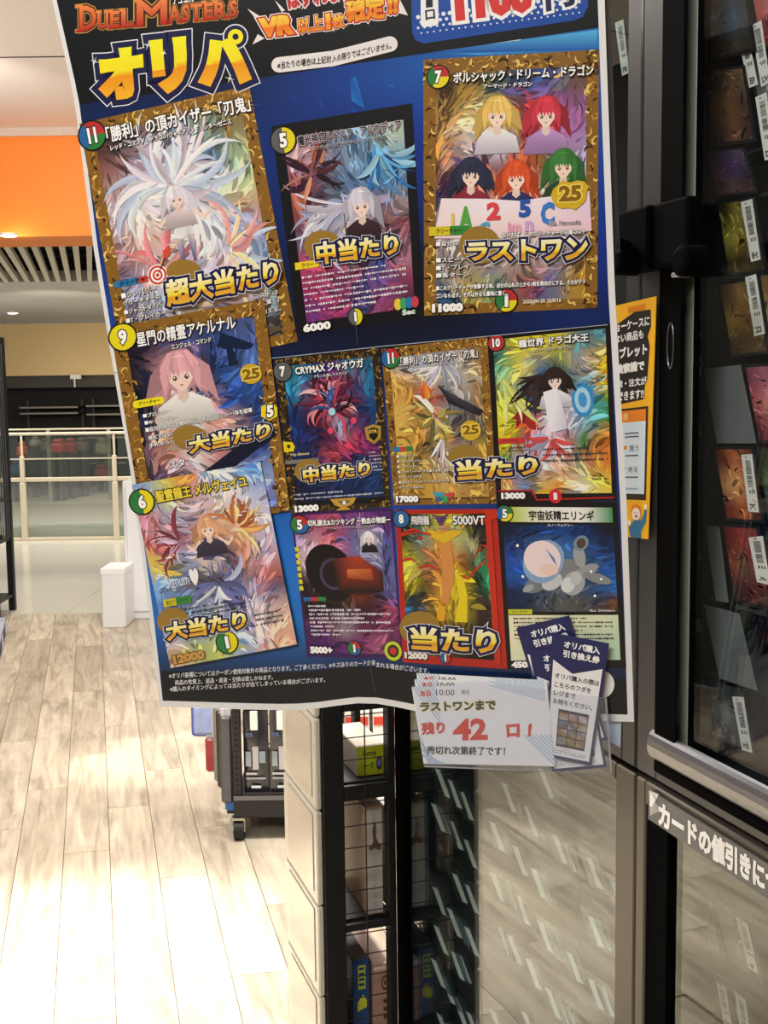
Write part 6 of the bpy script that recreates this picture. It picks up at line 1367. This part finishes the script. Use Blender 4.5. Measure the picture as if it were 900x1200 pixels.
for k, q in enumerate(nq):
    t = sheet('remaining_notice', ['pale striped notice card at the back of the stack under the poster', 'pale striped notice card in the middle of the stack under the poster', 'front notice card with the red number 42 under the poster'][k], 'notice', q, .0105 + .0012 * k, 'eef0f4', 'stacked notice cards')
    B_ = .0106 + .0012 * k
    mp = lambda x, y, L, B_=B_: psurf(x, y, B_ + L)
    pm = PM(mp); stripes(pm, q, .55, .0, .98, .22, .0001); stripes(pm, q, .0, .0, .18, .5, .0001, 7); stripes(pm, q, .78, .62, 1, 1, .0001, 7)
    for kk in range(5): pm.poly([bil(q, .0, .55 + .08 * kk), bil(q, .0, .59 + .08 * kk), bil(q, .06 + .03 * kk, .99), bil(q, .03 + .03 * kk, .99)], 'b0c4e0', .0001)
    pm.build('stripe_pattern', print_mat('card_gloss'), t)
    if k < 2:
        pm = PM(mp); pm.text('本日', sub(q, .05, .03, .13, .12), 'd04038', .0003, .03); pm.text('10:00', sub(q, .17, .03, .30, .11), '383838', .0003, .01); pm.build('lettering', print_mat('card_gloss'), t)
        continue
    pm = PM(mp); pm.text('本日', [(491.5, 809.5), (504, 808.5), (505, 816), (492.5, 816.5)], 'd85048', .0003, .04, outline=[(.04, 'f4d0cc')]); pm.text('10:00', [(511, 808), (532.5, 808), (532.5, 815), (511, 815)], '404040', .0003, .0); pm.text('時点', [(541, 808), (550, 808), (550, 814), (541, 814)], '606060', .0003, .0); pm.build('date_line', print_mat('card_gloss'), t)
    pm = PM(mp); pm.text('ラストワンまで', [(492, 823), (581, 820), (581.5, 832), (492.5, 834)], '181818', .0003, .05, outline=[(.05, 'f0f098')]); pm.build('heading', print_mat('card_gloss'), t)
    pm = PM(mp); pm.text('残り', [(493, 847), (521, 845), (522, 860), (494, 862)], 'd83830', .0004, .05); pm.text('42', [(532, 843), (570, 841), (572, 867), (530, 868)], 'd82c28', .0004, .045); pm.text('口', [(593, 849), (609, 848), (609, 864), (594, 864)], 'd83830', .0004, .06); pm.text('!', [(619, 848), (624, 847), (622, 863), (618, 864)], 'd83830', .0004, .08); pm.build('red_count', print_mat('card_gloss'), t, label='large red lettering with the number 42')
    pm = PM(mp); pm.text('売切れ次第終了です！', [(500, 874), (592, 875), (592, 886), (500, 884)], '202020', .0003, .03); pm.build('footer_lettering', print_mat('card_gloss'), t)
vq = [([(605, 736), (667, 721), (712, 867), (650, 882)], .0060, 'voucher fanned to the left, its navy heading half covered'), ([(620, 762), (686, 758), (711, 899), (647, 905)], .0072, 'voucher at the back right, only its navy edge showing'), ([(647, 741), (714, 754), (692.5, 897), (638, 886)], .0118, 'front voucher with navy heading and small poster picture')]
for k, (q, B0, lab) in enumerate(vq):
    t = sheet('exchange_voucher', lab, 'voucher', q, B0, '24285c', 'fanned exchange vouchers'); mp = lambda x, y, L, B_=B0 + .0001: psurf(x, y, B_ + L)
    pm = PM(mp); pm.poly([bil(q, *p) for p in ((.05, .215), (.42 if k != 1 else .42, .30), (.95, .215), (.95, .975), (.05, .975))], 'f0f0f4', .0001); pm.build('white_panel', print_mat('card_gloss'), t)
    pm = PM(mp); pm.text('オリパ購入', sub(q, .22, .045, .86, .105), 'ffffff', .0003, .04); pm.text('引き換え券', sub(q, .22, .12, .88, .18), 'ffffff', .0003, .04); pm.build('heading', print_mat('card_gloss'), t)
    pm = PM(mp)
    for s_, u1_, v in (('オリパ購入の際は', .93, .315), ('こちらのフダを', .80, .385), ('レジまで', .52, .455), ('お持ちください。', .86, .52)): pm.text(s_, sub(q, .10, v, u1_, v + .045), '202024', .0003, .02)
    pm.build('lettering', print_mat('card_gloss'), t)
    pm = PM(mp); pq = sub(q, .22, .60, .82, .90) if k else sub(q, .22, .60, .82, .90); pm.poly(pq, '20283c', .0002); rr = random.Random(k)
    for j in range(4):
        for i in range(3): pm.poly(sub(pq, .04 + .32 * i, .08 + .22 * j, .33 + .32 * i, .27 + .22 * j), [hx(rr.choice(['b8a8a0', '8a6a50', '6a7890', 'a89048', '584858', 'c8b8c0', '907050'])) for _ in range(4)], .0003)
    pm.build('poster_picture', print_mat('card_gloss'), t)
    pm = PM(mp); ticks(pm, q, 80 + k, .0003, .1, .915, .85, .965, 3, '505058', .4); pm.build('fine_print', print_mat('card_gloss'), t, kind='stuff')
# clear pouch
pq = [(477, 783), (711, 818), (717.5, 907), (498, 899)]
t = thing('clear_pouch', 'clear plastic pouch holding the notices and vouchers', 'pouch', psurf(600, 905, .0145))
pg = glass_mat('clear_film', 'fbfcff', .03, .6, .03, 'ffffff', .08)
b = MB(); b.slab([psurf(x, y, .0148) for x, y in ((560, 797), (711, 818), (717.5, 907), (498, 899), (483, 803))], psurf(600, 850, .0145) - psurf(600, 850, .0148)); b.build('front_film', pg, t)
b = MB()
for a, c2 in (((711, 818), (717.5, 907)), ((717.5, 907), (498, 899))):
    b.slab([psurf(a[0], a[1], .0150), psurf(c2[0], c2[1], .0150), psurf(c2[0] - 2.0, c2[1] - 2.2, .0150), psurf(a[0] - 2.0, a[1], .0150)], psurf(600, 850, .0052) - psurf(600, 850, .0150))
b.build('welded_edge', glass_mat('film_edge', 'd8dce8', .08, .8, .35, 'd0d4e0', .1), t)
